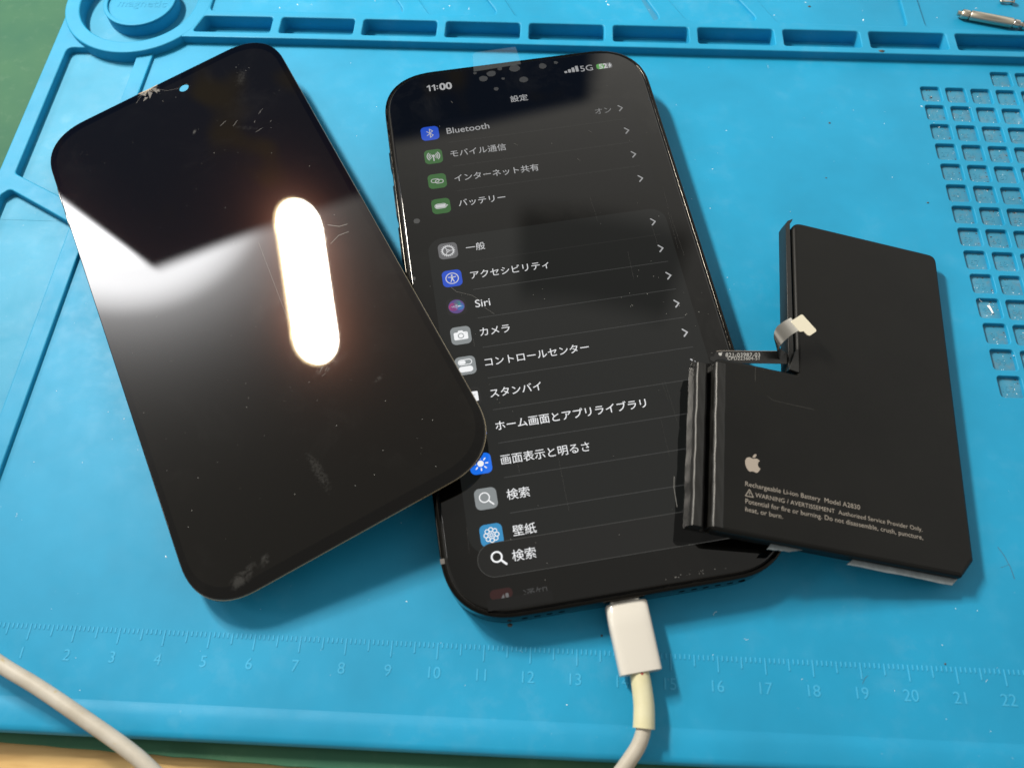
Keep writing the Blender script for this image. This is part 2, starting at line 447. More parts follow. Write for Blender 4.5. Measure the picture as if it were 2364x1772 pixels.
def text_mesh(body, z, x=0, y=0, width=None, height=None, align='LEFT', weight=0.0, extrude=0.0, space=1.0, rot=0.0, shear=0.0):
    cu = bpy.data.curves.new('t', 'FONT'); cu.body = body; cu.size = 1.0; cu.space_character = space; cu.shear = shear
    cu.offset = weight
    cu.resolution_u = 4
    me = curve_mesh(cu)
    xs = [v.co.x for v in me.vertices]; ys = [v.co.y for v in me.vertices]
    x0, x1, y0, y1 = min(xs), max(xs), min(ys), max(ys)
    s = width / (x1 - x0) if width else height / (y1 - y0)
    ox = {'LEFT': -x0, 'CENTER': -(x0 + x1) / 2, 'RIGHT': -x1}[align]
    me.transform(Matrix.Translation((ox, -(y0 + y1) / 2, 0)))
    me.transform(Matrix.Scale(s, 4))
    if extrude:
        bm = bmesh.new(); bm.from_mesh(me)
        r = bmesh.ops.extrude_face_region(bm, geom=bm.faces[:])
        bmesh.ops.translate(bm, vec=(0, 0, extrude), verts=[v for v in r['geom'] if isinstance(v, bmesh.types.BMVert)])
        bm.to_mesh(me); bm.free()
    me.transform(Matrix.Translation((x, y, z)) @ Matrix.Rotation(rot, 4, 'Z'))
    me.transform(Matrix.Scale(MM, 4))
    return me
def tube_mesh(path, radii, seg=20, caps=True, sx_=1.0):
    pts = [Vector(p) for p in path]; n = len(pts)
    if isinstance(radii, (int, float)): radii = [radii] * n
    bm = bmesh.new(); rings = []
    up = Vector((0, 0, 1))
    for i, p in enumerate(pts):
        d = (pts[min(i + 1, n - 1)] - pts[max(i - 1, 0)]).normalized()
        u = up if abs(d.z) < 0.95 else Vector((1, 0, 0))
        s = d.cross(u).normalized(); t_ = s.cross(d).normalized()
        ring = []
        for k in range(seg):
            a = 2 * math.pi * k / seg
            q = p + (s * math.cos(a) * sx_ + t_ * math.sin(a)) * radii[i]
            ring.append(bm.verts.new(q * MM))
        rings.append(ring)
    for a, b_ in zip(rings, rings[1:]):
        for k in range(seg):
            bm.faces.new((a[k], a[(k + 1) % seg], b_[(k + 1) % seg], b_[k]))
    if caps:
        bm.faces.new(rings[0][::-1]); bm.faces.new(rings[-1])
    bmesh.ops.recalc_face_normals(bm, faces=bm.faces[:])
    me = bpy.data.meshes.new('tube'); bm.to_mesh(me); bm.free()
    smooth(me, 50)
    return me
def spline(pts, n=12):
    P = [Vector(p) for p in pts]; P = [2 * P[0] - P[1]] + P + [2 * P[-1] - P[-2]]
    out = []
    for i in range(1, len(P) - 2):
        for k in range(n):
            q = k / n
            out.append(0.5 * ((2 * P[i]) + (-P[i - 1] + P[i + 1]) * q + (2 * P[i - 1] - 5 * P[i] + 4 * P[i + 1] - P[i + 2]) * q * q + (-P[i - 1] + 3 * P[i] - 3 * P[i + 1] + P[i + 2]) * q ** 3))
    out.append(P[-2])
    return out
def ribbon_mesh(centers, sides, thick):
    # strip through centre points with half-width vectors, given a thickness
    bm = bmesh.new(); rows = []
    C_ = [Vector(c_) for c_ in centers]; S_ = [Vector(s_) for s_ in sides]
    for i, (c_, s_) in enumerate(zip(C_, S_)):
        d = (C_[min(i + 1, len(C_) - 1)] - C_[max(i - 1, 0)]).normalized()
        nn = d.cross(s_).normalized() * thick / 2
        rows.append([bm.verts.new(q * MM) for q in (c_ - s_ - nn, c_ + s_ - nn, c_ + s_ + nn, c_ - s_ + nn)])
    for a, b_ in zip(rows, rows[1:]):
        for k in range(4):
            bm.faces.new((a[k], a[(k + 1) % 4], b_[(k + 1) % 4], b_[k]))
    bm.faces.new(rows[0][::-1]); bm.faces.new(rows[-1])
    bmesh.ops.recalc_face_normals(bm, faces=bm.faces[:])
    me = bpy.data.meshes.new('ribbon'); bm.to_mesh(me); bm.free()
    smooth(me, 40)
    return me

# ------------------------------------------------------------------ setting: desk and green cutting mat
BOT = -3.8
desk_me = prism_mesh([[(-420, -260), (520, -260), (520, 460), (-420, 460)]], BOT - 22.5, BOT - 2.5)
tag(link('desk', desk_me, M['wood']), 'pale wooden desk top showing at the lower left corner', 'desk', kind='structure')
edge = []
for i in range(141):
    x = -190 + i * 4.0
    edge.append((x, -23.75 - 0.028 * (x - 8) + 0.10 * math.sin(i * 2.1) + random.uniform(-0.06, 0.06)))
cm = edge + [(370, 330), (-190, 330)]
tag(prism('cutting_mat', [cm], BOT - 2.5, BOT - 0.002, M['green'], bevel=0.25),
    'green cutting mat lying on the desk under the blue work mat', 'cutting mat')

# ------------------------------------------------------------------ blue silicone work mat
rmat = tag(empty('repair_mat', (0, 0, BOT)), 'blue silicone work mat with tray slots and centimetre ruler', 'work mat')
def rm(name, me, m=None):
    o = link(name, me, m or M['blue'], rmat)
    o.location = (0, 0, -BOT * MM)          # mesh coordinates count from the ruler surface
    return o
SK = -0.0068
def sk(p): return (p[0], p[1] + SK * max(p[0] - 40, 0))
OUTI = round_poly([(-39.45, -20.9), (329.7, -20.3), (329.7, 249.7), (-39.45, 249.7)], [3, 0, 0, 0])
OUT = round_poly([(-39.8, -21.2), (330, -20.6), (330, 250), (-39.8, 250)], [3, 0, 0, 0])
RC, RO, RI = (-15.7, 196.9), 24.05, 19.3
def px_cell(r, c_):
    y = 168.8 - 7.6 * (r - 1)
    x = 232.7 + (168.8 - y) * 0.012 + 7.48 * c_
    return x, y - 0.035 * 7.48 * c_ * 1.0
cells = []
for r in range(0, 15):
    for c_ in range(0, 7):
        if r == 0 and c_ < 3: continue
        cells.append((r, c_, *px_cell(r, c_)))
cell_loops = [rrect(x, y - 6.0, x + 6.0, y, 0.9, 4) for r, c_, x, y in cells]
# pockets of the tray strip
PK = [[(7.5, 190.3), (30.0, 190.3), (30.0, 183.05), (5.1, 183.05)]]
xs = 32.5
for k in range(10):
    x0 = 32.9 + 26.6 * k
    PK.append([(x0, 190.3), (x0 + 23.8, 190.3), (x0 + 23.8, 183.05), (x0, 183.05)])
PK = [round_poly([sk(p) for p in q], [1.2, 1.2, 1.2, 0.9]) for q in PK]
tray1 = round_poly([(-34.8, 172.0), (-34.8, 125.0), (-11.9, 113.6), (-11.9, 178.0), (-29.0, 180.0)], [2, 1.6, 1.0, 0, 0])
tray2 = round_poly([(-36.4, -14.8), (-13.8, -14.8), (-13.1, 107.8), (-34.4, 119.2), (-36.4, 117.0)], [1.2, 1.2, 1.2, 1.5, 1.5])
workA = [(-8.9, -15.6), (310, -15.6), (310, 181.3 + SK * 270), (40, 181.3), (0.5, 181.3), (-6.6, 181.3), (-7.0, 96)]
# base slab, middle layer with the holes, upper layer with the ribs
me_base = prism_mesh([OUT], BOT, -1.9)
rm('base', me_base)
under = [(4.6, 181.6), (40, 181.6), (328, 181.6 + SK * 288), (328, 191.6 + SK * 288), (40, 191.6), (5.4, 191.6)]
tray1w = round_poly([(-35.3, 177.4), (-35.3, 124.6), (-11.3, 112.7), (-11.3, 175.0), (-25.0, 175.6), (-27.5, 177.4)], [2.2, 1.6, 1.0, 0, 0, 0])
tray2w = round_poly([(-36.9, -15.3), (-13.3, -15.3), (-12.6, 108.2), (-34.4, 119.8), (-36.9, 117.4)], [1.2, 1.2, 1.2, 1.5, 1.5])
prev = prism_mesh([OUTI, circ(*RC, RI + 0.8, 64), under] + cell_loops + [tray1w, tray2w], -1.903, 0.0, 0.22)
smooth(prev); rm('work_surface', prev)
rim_loops = [OUT, [(-8.9, -10), (310, -10), (310, 178), (40, 181.6), (-6.2, 181.6), (-7.2, 96)], tray1, tray2, circ(*RC, RO - 1.0, 64)]
# rim and ribs, with everything behind the strip front left to the raised strip
rimO = round_poly([(-39.8, -21.2), (-8.7, -21.2), (-8.9, -10), (-7.9, 96), (-6.3, 178.0), (-20, 175.0), (-36, 184), (-38.2, 197), (-38.2, 250), (-39.8, 250)], [3] + [0] * 9)
me = prism_mesh([rimO, tray1[:0] or round_poly([(-34.8, 176.8), (-34.8, 125.0), (-11.7, 113.4), (-11.4, 174.0), (-25.0, 174.6), (-27.5, 176.8)], [2.2, 1.6, 1.0, 0, 0, 0]), tray2], -1.85, 1.0, 0.35)
smooth(me); rm('rim', me)
# floors of the two side trays
me = flat_mesh([[(-36.8, 178.5), (-36.8, 110), (-10.5, 110), (-10.5, 176.5), (-16, 176.9), (-26, 178.5)]], -1.3); rm('tray_floor', me, M['blue_floor'])
me = flat_mesh([[(-38, -18), (-11, -18), (-11, 109.9), (-38, 121)]], -1.35); rm('tray_floor', me, M['blue_floor'])
# raised strip with pockets; everything behind it up to the back edge carries the shallow upper trays
back = [(-4.0, 181.6), (40, 181.6), (330, 181.6 + SK * 290), (330, 250), (-39.0, 250), (-39.0, 205), (-10, 200)]
UT = [[(8.5, 192.6), (72.8, 192.9), (66.2, 204.6), (64, 240), (9.1, 240)],
      [(80.4, 192.8), (103.1, 193.0), (75, 240), (53, 240)],
      [(108.5, 192.6), (155.0, 192.2), (132, 240), (84, 240)],
      [(162.6, 192.8), (185.9, 192.6), (158, 240), (136, 240)],
      [(191.5, 192.3), (231.8, 191.5), (231.1, 240), (166, 240)],
      [(237.6, 191.2), (320, 189.6), (320, 240), (235.5, 240)]]
UTr = [round_poly(q, 2.2) for q in UT]
ring_hole = circ(*RC, RO - 0.8, 72)
stripO = [(-9.0, 181.6)] + [sk(p) for p in ((40, 181.6), (330, 181.6), (330, 250))] + [(-38, 250), (-38, 205)]
stripO = [(1.75, 180.65), (40, 180.65), (330, 180.65 + SK * 290), (330, 250), (-2, 250), (6.2, 215), (5.2, 204), (6.4, 195), (6.0, 188)]
me = prism_mesh([stripO] + PK + UTr, -2.3, 2.8, 0.35); smooth(me); rm('pocket_strip', me)
me = flat_mesh([[(7.0, 191.6), (329, 187.9), (329, 249), (7.0, 249)]], 1.95); rm('tray_floor', me)
for q in ([(68.8, 201.5), (71.6, 193.6), (73.2, 193.6), (71.9, 198.5), (67.8, 205)], [(148.5, 203.0), (152.4, 193.1), (154.7, 193.3), (153.8, 198), (150.4, 205)]):  # flat slivers, nothing cut in: the shade of a slot is put into their colour
    me = prism_mesh([[(a, b_) for a, b_ in q]], 1.952, 1.97); rm('tray_slot_shade', me, mat('slot_shade_blue', (0.02, 0.19, 0.33), 0.6))
# round magnet tray
ringme = prism_mesh([circ(*RC, RO, 96), circ(*RC, RI, 96)], -2.25, 2.83, 0.40); smooth(ringme)
ring = rm('magnet_ring', ringme)
me = prism_mesh([circ(*RC, 11.8, 72)], -2.0, 2.1)
rim2 = prism_mesh([circ(*RC, 11.8, 72), circ(*RC, 10.4, 72)], 2.08, 2.83, 0.25)
txt = text_mesh('magnetic', 2.1, -14.8, 195.6, width=16.2, align='CENTER', extrude=0.07)
me = join_mesh([(me, 0), (rim2, 0), (txt, 0)], 'disc'); smooth(me); rm('magnet_disc', me)
me = flat_mesh([circ(*RC, RI + 1, 64)], -1.6); rm('tray_floor', me, M['blue_floor'])
# front ridge
fr = bmesh.new()
prof = [(-14.9, 0.004), (-15.5, 0.10), (-16.3, 0.30), (-17.4, 0.40), (-20.2, 0.40), (-21.2, 0.22), (-21.75, -0.35), (-21.95, -1.2), (-21.95, BOT + 0.4), (-21.7, BOT + 0.05)]
rows = []
for x, dy in ((-36.5, 0), (100, 0.25), (330, 0.75)):
    rows.append([fr.verts.new((x * MM, (y + dy) * MM, z * MM)) for y, z in prof])
for a, b_ in zip(rows, rows[1:]):
    for k in range(len(prof) - 1):
        fr.faces.new((a[k], a[k + 1], b_[k + 1], b_[k]))
bmesh.ops.recalc_face_normals(fr, faces=fr.faces[:])
me = bpy.data.meshes.new('ridge'); fr.to_mesh(me); fr.free(); smooth(me, 60); rm('front_ridge', me)
# floors of the number cells with raised numbers
items = []
for r, c_, x, y in cells:
    items.append((flat_mesh([rrect(x - 0.4, y - 6.4, x + 6.4, y + 0.4, 0.5, 2)], -1.1), 0))
    num = (1 + c_ - 3) if r == 0 else 3 + 8 * (r - 1) + c_
    if r == 0 and c_ > 4: continue
    items.append((text_mesh(str(num), -1.1, x + 2.9, y - 3.1, height=1.75, align='CENTER', extrude=0.07), 0))
me = join_mesh(items, 'cellfloors'); rm('number_cells', me, M['blue_cell'])
# ruler
bm = bmesh.new()
def tick(x, L, w=0.32, h=0.11):
    a = [(x - w / 2, 0.0), (x + w / 2, 0.0), (x + w / 2, -L), (x - w / 2, -L)]
    lo = [bm.verts.new((p[0] * MM, p[1] * MM, 0.0002 * MM)) for p in a]
    b_ = 0.03
    hi = [bm.verts.new((p[0] * MM, p[1] * MM, h * MM)) for p in ((x - w / 2 + b_, -b_), (x + w / 2 - b_, -b_), (x + w / 2 - b_, -L + b_), (x - w / 2 + b_, -L + b_))]
    bm.faces.new(hi[::-1])
    for k in range(4):
        bm.faces.new((lo[k], lo[(k + 1) % 4], hi[(k + 1) % 4], hi[k]))
for k in range(2, 236):
    tick(k, 3.4 if k % 10 == 0 else (2.4 if k % 5 == 0 else 1.05))
bmesh.ops.recalc_face_normals(bm, faces=bm.faces[:])
tme = bpy.data.meshes.new('ticks'); bm.to_mesh(tme); bm.free()
items = [(tme, 0)]
for k in range(1, 23):
    items.append((text_mesh(str(k), 0.0002, 10 * k - 0.3, -6.1, height=2.35, align='CENTER', extrude=0.08, weight=0.0), 0))
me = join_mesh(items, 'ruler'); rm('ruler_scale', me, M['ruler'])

# ------------------------------------------------------------------ the working phone
A0 = 0.20535549
# it lies on its camera bump, so the top end stands about 3 mm higher
PR = (0.01884, 0.00009, 0.20765)
p_up = Matrix.Rotation(PR[2], 3, 'Z') @ Matrix.Rotation(PR[1], 3, 'Y') @ Matrix.Rotation(PR[0], 3, 'X') @ Vector((0, 0, 7.85))
phone = tag(empty('smartphone', Vector((124.217, 86.916, 9.350)) - p_up, PR), 'black smartphone with a lit settings menu in Japanese, plugged into a white cable', 'smartphone')
phone.scale = (0.994, 0.980, 1.0)
T = 7.85
HW, HH = 38.8, 80.35
frame_o = squircle(HW, HH, 13.0)
frame_i = squircle(HW - 1.15, HH - 1.15, 11.9)
prism('frame', [frame_o, frame_i], 0.05, 7.55, M['frame'], phone, bevel=0.42, res=3)
prism('back_plate', [squircle(HW - 0.8, HH - 0.8, 12.2)], 0.02, 3.0, M['gap'], phone)
prism('gasket', [squircle(HW - 1.0, HH - 1.0, 12.0)], 3.0, 7.36, M['gap'], phone)
prism('camera_bump', [rrect(-35, 36, 6, 76, 9, 8)], -2.35, 0.2, M['gap'], phone, bevel=0.3)
glass = prism('screen_glass', [squircle(HW - 1.42, HH - 1.32, 11.6, 16)], 7.2, T, M['phone_glass'], phone, bevel=0.34, res=3)
# buttons on the left flank and antenna breaks
for v, L in ((50.5, 6.0), (36.0, 11.0), (21.5, 11.0)):
    prism('side_button', [rrect(-HW - 0.45, v - L / 2, -HW + 0.5, v + L / 2, 0.25, 3)], 2.6, 5.2, M['frame'], phone, bevel=0.15)
for u_, v in ((-HW - 0.02, -66.0),):
    prism('antenna_band', [rrect(u_, v - 0.6, u_ + 1.0, v + 0.6, 0.1, 2)], 0.5, 7.57, mat('antenna_grey', (0.09, 0.085, 0.08), 0.4), phone)
for u_ in [-22.5, -19.8, -17.1, -14.4, 12.2, 14.9, 17.6, 20.3, 23.0, 25.7]:
    h = tube_mesh([(u_, -HH - 0.02, 3.9), (u_, -HH + 0.5, 3.9)], 0.72, 14); link('speaker_hole', h, M['hole'], phone)
# lit user interface, everything a hair above the glass
def ui(name, me, m):
    return link(name, me, m, glass)
Z1, Z2, Z3, Z4 = T + 0.020, T + 0.032, T + 0.042, T + 0.050
CL, CR = -32.0, 31.6
ui('menu_card', flat_mesh([rrect(CL, 25.7, CR, 60.5, 4.2, 8)], Z1), lit('lit_card_dim', (0.0006, 0.0006, 0.0006)))
ui('menu_card', flat_mesh([rrect(CL, -66.0, CR, 19.5, 4.2, 8)], Z1), M['card'])
rowsV = dict(bt=56.05, mob=47.45, hot=38.65, bat=30.0, gen=15.15, acc=6.45, siri=-2.15, cam=-10.65, ctl=-19.2, stb=-27.75, home=-36.35, disp=-45.0, srch=-53.5, wall=-62.0)
TX = -22.15
txts = [('bt', 'Bluetooth', 12.15, 0.36), ('mob', 'モバイル通信', 15.65, 0.36), ('hot', 'インターネット共有', 23.4, 0.40), ('bat', 'バッテリー', 12.75, 0.52),
        ('gen', '一般', 5.0, 0.68), ('acc', 'アクセシビリティ', 20.4, 0.72), ('siri', 'Siri', 3.8, 0.76), ('cam', 'カメラ', 7.5, 0.80), ('ctl', 'コントロールセンター', 25.75, 0.84),
        ('stb', 'スタンバイ', 12.45, 0.88), ('home', 'ホーム画面とアプリライブラリ', 36.1, 0.92), ('disp', '画面表示と明るさ', 20.7, 0.92), ('srch', '検索', 5.2, 0.95), ('wall', '壁紙', 5.2, 0.95)]
for k, s, w, e in txts:
    ui('menu_text', text_mesh(s, Z2, TX, rowsV[k] + (0.1 if k not in ('bt', 'siri') else 0), width=w, weight=0.0 if k in ('wall', 'disp', 'srch', 'gen') else 0.004), white(e))
for a, b_, mm_ in (('bt', 'mob', 'sep_dim'), ('mob', 'hot', 'sep_dim'), ('hot', 'bat', 'sep_dim'), ('gen', 'acc', 'sep_dim'), ('acc', 'siri', 'sep'), ('siri', 'cam', 'sep'), ('cam', 'ctl', 'sep'), ('ctl', 'stb', 'sep'), ('stb', 'home', 'sep'), ('home', 'disp', 'sep'), ('disp', 'srch', 'sep'), ('srch', 'wall', 'sep')):
    v = (rowsV[a] + rowsV[b_]) / 2 + 0.02
    ui('separator_line', flat_mesh([[(-22.1, v - 0.075), (28.75, v - 0.075), (28.75, v + 0.075), (-22.1, v + 0.075)]], Z2), M[mm_])
for i, k in enumerate(('bt', 'mob', 'hot', 'bat', 'gen', 'acc', 'siri', 'cam', 'ctl', 'stb', 'home', 'disp', 'srch', 'wall')):
    v = rowsV[k]; u_ = 28.15 - 0.035 * i * 0.8
    lp = stroke([(u_ - 0.55, v + 1.0), (u_ + 0.45, v), (u_ - 0.55, v - 1.0)], 0.36)
    ui('chevron', poly_bm(lp, Z2), white(0.22 + 0.035 * min(i, 10)))
# icons
IX = -26.9
def icon(key, plate, parts, v=None, name='menu_icon', clip=None, u_=None):
    u_ = IX if u_ is None else u_
    v = rowsV[key] if v is None else v
    mats = [M[plate]]; items = [(flat_mesh([clip or rrect(u_ - 2.52, v - 2.52, u_ + 2.52, v + 2.52, 1.25, 6)], Z2), 0)]
    rim = M['rim_' + plate] if ('rim_' + plate) in M else None
    for loops, m in parts:
        if m not in mats: mats.append(m)
        loops = [[(u_ + x, v + y) for x, y in lp] for lp in loops]
        items.append((poly_bm(loops, Z3), mats.index(m)))
    return ui(name, join_mesh(items, 'icon'), mats)
w4, w6, w9 = white(0.45), white(0.62), white(0.92)
def holed(outer, inner):       # ring as a quad strip -> list of quads
    n = len(outer); return [[outer[i], outer[(i + 1) % n], inner[(i + 1) % n], inner[i]] for i in range(n)]
icon('bt', 'ic_blue', [(stroke([(-0.85, 0.75), (0.85, -0.75), (0, -1.55), (0, 1.55), (0.85, 0.75), (-0.85, -0.75)], 0.24), w4)])
arcs = []
for r in (0.75, 1.25, 1.75):
    if r == 0.75: continue
    arcs += stroke(circ(0, 0.15, r, 6, -45, 45), 0.27) + stroke(circ(0, 0.15, r, 6, 135, 225), 0.27)
icon('mob', 'ic_green', [(arcs + stroke([(0, 0.1), (0, -1.5)], 0.34) + [circ(0, 0.2, 0.45, 12)] + stroke(circ(0, 0.15, 0.8, 6, -45, 45), 0.22) + stroke(circ(0, 0.15, 0.8, 6, 135, 225), 0.22), w4)])
def oval(cx, cy, a, r, w):
    return holed(rrect(cx - a, cy - r, cx + a, cy + r, r * 0.99, 5), rrect(cx - a + w, cy - r + w, cx + a - w, cy + r - w, (r - w) * 0.99, 5))
icon('hot', 'ic_green', [(oval(-0.55, 0.2, 1.2, 0.72, 0.24) + oval(0.55, -0.2, 1.2, 0.72, 0.24), w4)])
icon('bat', 'ic_green', [(oval(-0.1, 0, 1.65, 0.85, 0.18) + [rrect(-1.45, -0.55, 1.22, 0.55, 0.35, 4), rrect(1.66, -0.24, 1.86, 0.24, 0.08, 2)], white(0.55))])
gear = holed(circ(0, 0, 1.62, 40), circ(0, 0, 1.28, 40))
for k in range(20):
    a = math.radians(18 * k); gear.append([(1.55 * math.cos(a - 0.07), 1.55 * math.sin(a - 0.07)), (1.9 * math.cos(a - 0.045), 1.9 * math.sin(a - 0.045)), (1.9 * math.cos(a + 0.045), 1.9 * math.sin(a + 0.045)), (1.55 * math.cos(a + 0.07), 1.55 * math.sin(a + 0.07))])
for k in range(3):
    a = math.radians(0 + 120 * k); gear += stroke([(0.3 * math.cos(a), 0.3 * math.sin(a)), (1.4 * math.cos(a), 1.4 * math.sin(a))], 0.2)
gear += holed(circ(0, 0, 0.42, 14), circ(0, 0, 0.22, 14))
icon('gen', 'ic_grey', [(gear, w6)])
man = holed(circ(0, 0, 1.72, 36), circ(0, 0, 1.48, 36)) + [circ(0, 0.88, 0.26, 12)] + stroke([(-0.95, 0.42), (0, 0.3), (0.95, 0.42)], 0.24) + stroke([(0, 0.3), (0, -0.25)], 0.46) + stroke([(-0.08, -0.2), (-0.42, -1.05)], 0.24) + stroke([(0.08, -0.2), (0.42, -1.05)], 0.24)
icon('acc', 'ic_blue', [(man, w6)])
icon('siri', 'ic_black', [([circ(0, 0, 2.05, 28)], M['siri_d']), ([circ(-0.75, 0.0, 1.2, 20)], M['siri_a']), ([circ(0.8, -0.1, 1.1, 20)], M['siri_b']), ([circ(0.35, 0.95, 0.85, 18)], M['siri_c']), ([[(-1.5, 0.05), (-0.2, 0.42), (0, 0.6), (0.25, 0.35), (1.5, 0.0), (0.25, -0.3), (0, -0.5), (-0.25, -0.3)]], M['siri_w'])])
cam_ = [rrect(-1.75, -1.2, 1.75, 0.95, 0.35, 4), [(-0.75, 0.9), (-0.5, 1.4), (0.5, 1.4), (0.75, 0.9)]]
icon('cam', 'ic_grey2', [(cam_, w9), (holed(circ(0, -0.1, 0.78, 24), circ(0, -0.1, 0.56, 24)) + [circ(1.35, 0.6, 0.12, 8)], M['ic_grey2'])])
icon('ctl', 'ic_grey2', [(oval(0, 0.95, 1.75, 0.78, 0.2) + [rrect(-1.75, -1.75, 1.75, -0.2, 0.77, 6), rrect(-1.5, 0.45, 0.15, 1.45, 0.5, 6)], w9), ([circ(1.0, -0.97, 0.55, 18)], M['ic_grey2'])])
icon('stb', 'ic_black', [([rrect(-1.9, -1.3, 1.9, 1.3, 0.3, 4)], w9), ([rrect(0.2, 0.25, 1.3, 0.5, 0.1, 2), rrect(0.2, -0.2, 0.9, 0.05, 0.1, 2)], M['ic_black'])])
icon('home', 'ic_blue2', [([rrect(-1.6 + 1.2 * i, -1.6 + 1.2 * j, -0.75 + 1.2 * i, -0.75 + 1.2 * j, 0.2, 3) for i in range(3) for j in range(3)], w9)])
sun = [circ(0, 0, 0.75, 20)]
for k in range(8):
    a = math.radians(45 * k); sun += stroke([(1.2 * math.cos(a), 1.2 * math.sin(a)), (1.65 * math.cos(a), 1.65 * math.sin(a))], 0.3)
icon('disp', 'ic_blue2', [(sun, w9)])
def mag(r, w, x=0, y=0, s=1.0):
    return holed(circ(x - 0.3 * s, y + 0.3 * s, r, 28), circ(x - 0.3 * s, y + 0.3 * s, r - w, 28)) + stroke([(x - 0.3 * s + r * 0.72, y + 0.3 * s - r * 0.72), (x + 1.55 * s, y - 1.55 * s)], w * 1.25)
icon('srch', 'ic_grey2', [(mag(1.25, 0.27), w9)])
fl = []
for k in range(8):
    a = math.radians(45 * k); cx, cy = 1.22 * math.cos(a), 1.22 * math.sin(a)
    fl += holed(circ(cx, cy, 0.56, 16), circ(cx, cy, 0.36, 16)) + stroke([(0.25 * math.cos(a), 0.25 * math.sin(a)), (0.72 * math.cos(a), 0.72 * math.sin(a))], 0.16)
icon('wall', 'ic_cyan', [(fl, w9)])
# search bar over the list
ui('search_bar', flat_mesh([rrect(-30.8, -71.45, 30.6, -63.75, 3.84, 12)], T + 0.060), M['bar'])
bo, bi = rrect(-30.8, -71.45, 30.6, -63.75, 3.84, 12), rrect(-30.65, -71.3, 30.45, -63.9, 3.69, 12)
ui('search_bar_outline', poly_bm(holed(bo, bi), T + 0.070), M['bar_line'])
ui('search_glyph', poly_bm([[(x - 26.2, y - 67.35) for x, y in lp] for lp in mag(1.3, 0.38)], T + 0.070), white(0.95))
ui('menu_text', text_mesh('検索', T + 0.070, -23.15, -67.4, width=5.2), white(0.92))
# card tail under the bar is hidden in the photo
ui('menu_icon', flat_mesh([rrect(-29.2, -76.2, -24.3, -74.0, 1.0, 5)], Z2), M['ic_red'])
ui('menu_icon_glyph', poly_bm([[(-26.9, -76.1), (-26.3, -75.2), (-26.1, -76.1)], rrect(-25.9, -76.1, -25.2, -75.1, 0.3, 4)], Z3), white(0.14))
ui('menu_text', text_mesh('通知', Z2, -22.1, -76.2, width=5.2), white(0.05))
ui('screen_fade', flat_mesh([[(-30, -78.3), (-16, -78.3), (-16, -76.05), (-30, -76.05)]], T + 0.060), lit('lit_fade', (0.002, 0.002, 0.002)))
# status bar
one = [(-0.62, 0.62), (0.0, 1.02), (0.0, -1.02)]
clk = [[(x - 25.0 + d, y + 73.3) for x, y in lp] for d in (0.0, 1.45) for lp in stroke(one, 0.42)] + [circ(-22.75, 73.3 + d, 0.24, 10) for d in (-0.55, 0.45)]
ui('clock_text', join_mesh([(poly_bm(clk, Z2), 0), (text_mesh('00', Z2, -22.15, 73.3, width=3.7, weight=0.03), 0)], 'clock'), white(0.42))
ui('title_text', text_mesh('設定', Z2, 0.1, 64.9, width=5.1, align='CENTER', weight=0.01), white(0.36))
ui('status_text', text_mesh('オン', Z2, 20.6, 56.0, width=4.8), white(0.18))
sb = [rrect(14.9 + 1.15 * i, 72.3, 15.75 + 1.15 * i, 72.3 + 0.8 + 0.5 * i, 0.2, 3) for i in range(4)]
ui('signal_bars', poly_bm(sb, Z2), white(0.34))
ui('status_text', text_mesh('5G', Z2, 21.6, 73.2, width=3.7, align='CENTER', weight=0.0), white(0.36))
ui('battery_gauge', flat_mesh([rrect(24.6, 72.1, 29.3, 74.2, 0.7, 4)], Z2), M['ic_grey'])
ui('battery_level', flat_mesh([rrect(24.6, 72.1, 27.0, 74.2, 0.7, 4)], Z3), M['sig_green'])
ui('status_text', text_mesh('52', Z4, 26.6, 73.15, width=2.5, align='CENTER', weight=0.03), white(0.5))
ui('charging_bolt', poly_bm([[(28.9, 74.3), (28.1, 73.0), (28.7, 73.05)], [(28.3, 72.0), (29.2, 73.4), (28.5, 73.25)]], Z4), white(0.5))
# bubbles and marks in the screen film
def blob(cx, cy, r, k=0.15, n=18, ex=1.0):
    ph = random.uniform(0, 6.28)
    return [(cx + r * ex * (1 + k * math.sin(3 * a + ph)) * math.cos(a), cy + r * (1 + k * math.cos(2 * a + ph)) * math.sin(a)) for a in [2 * math.pi * i / n for i in range(n)]]
bub = [blob(-9.0, 74.3, 1.15, 0.05, ex=1.1), blob(-6.4, 75.9, 1.15, 0.05, ex=1.2), blob(-11.1, 76.9, 0.5), blob(0.7, 76.9, 1.4, 0.06, ex=1.15), blob(2.6, 71.9, 1.1, 0.05, ex=1.2), blob(-3.3, 73.3, 0.5), blob(-5.9, 69.6, 0.7, 0.05), blob(9.0, 76.3, 1.1, 0.08), blob(13.1, 77.0, 0.6), blob(-3.6, 77.4, 0.7), blob(-33.9, 26.1, 0.85, 0.04)]
bub += [blob(-36.6, 8.0, 0.7, 0.2, ex=0.6), blob(-36.7, 3.0, 0.6, 0.2, ex=0.5), blob(36.9, 58.0, 0.7, 0.2, ex=0.4)]
for q_ in bub: ui('film_bubble', poly_bm([q_], T + 0.055), M['mark'])
sc = []
sc += stroke([(-27.5, 3.7), (-26.3, 2.2), (-22.5, 0.4), (-21.2, -1.0)], 0.09) + stroke([(-20.0, -3.6), (-17.8, -6.0)], 0.08)
ui('screen_scratch', poly_bm(stroke([(16.0, -55.5), (15.3, -58.0), (14.9, -62.5)], 0.15), T + 0.08), mat('pale_scratch', (0.13, 0.13, 0.125), 0.5))
for _ in range(14):
    x, y = random.uniform(-34, 34), random.uniform(-62, 30); L = random.uniform(2, 16)
    sc += stroke([(x, y), (x + random.uniform(-.5, .5), y - L)], 0.022)
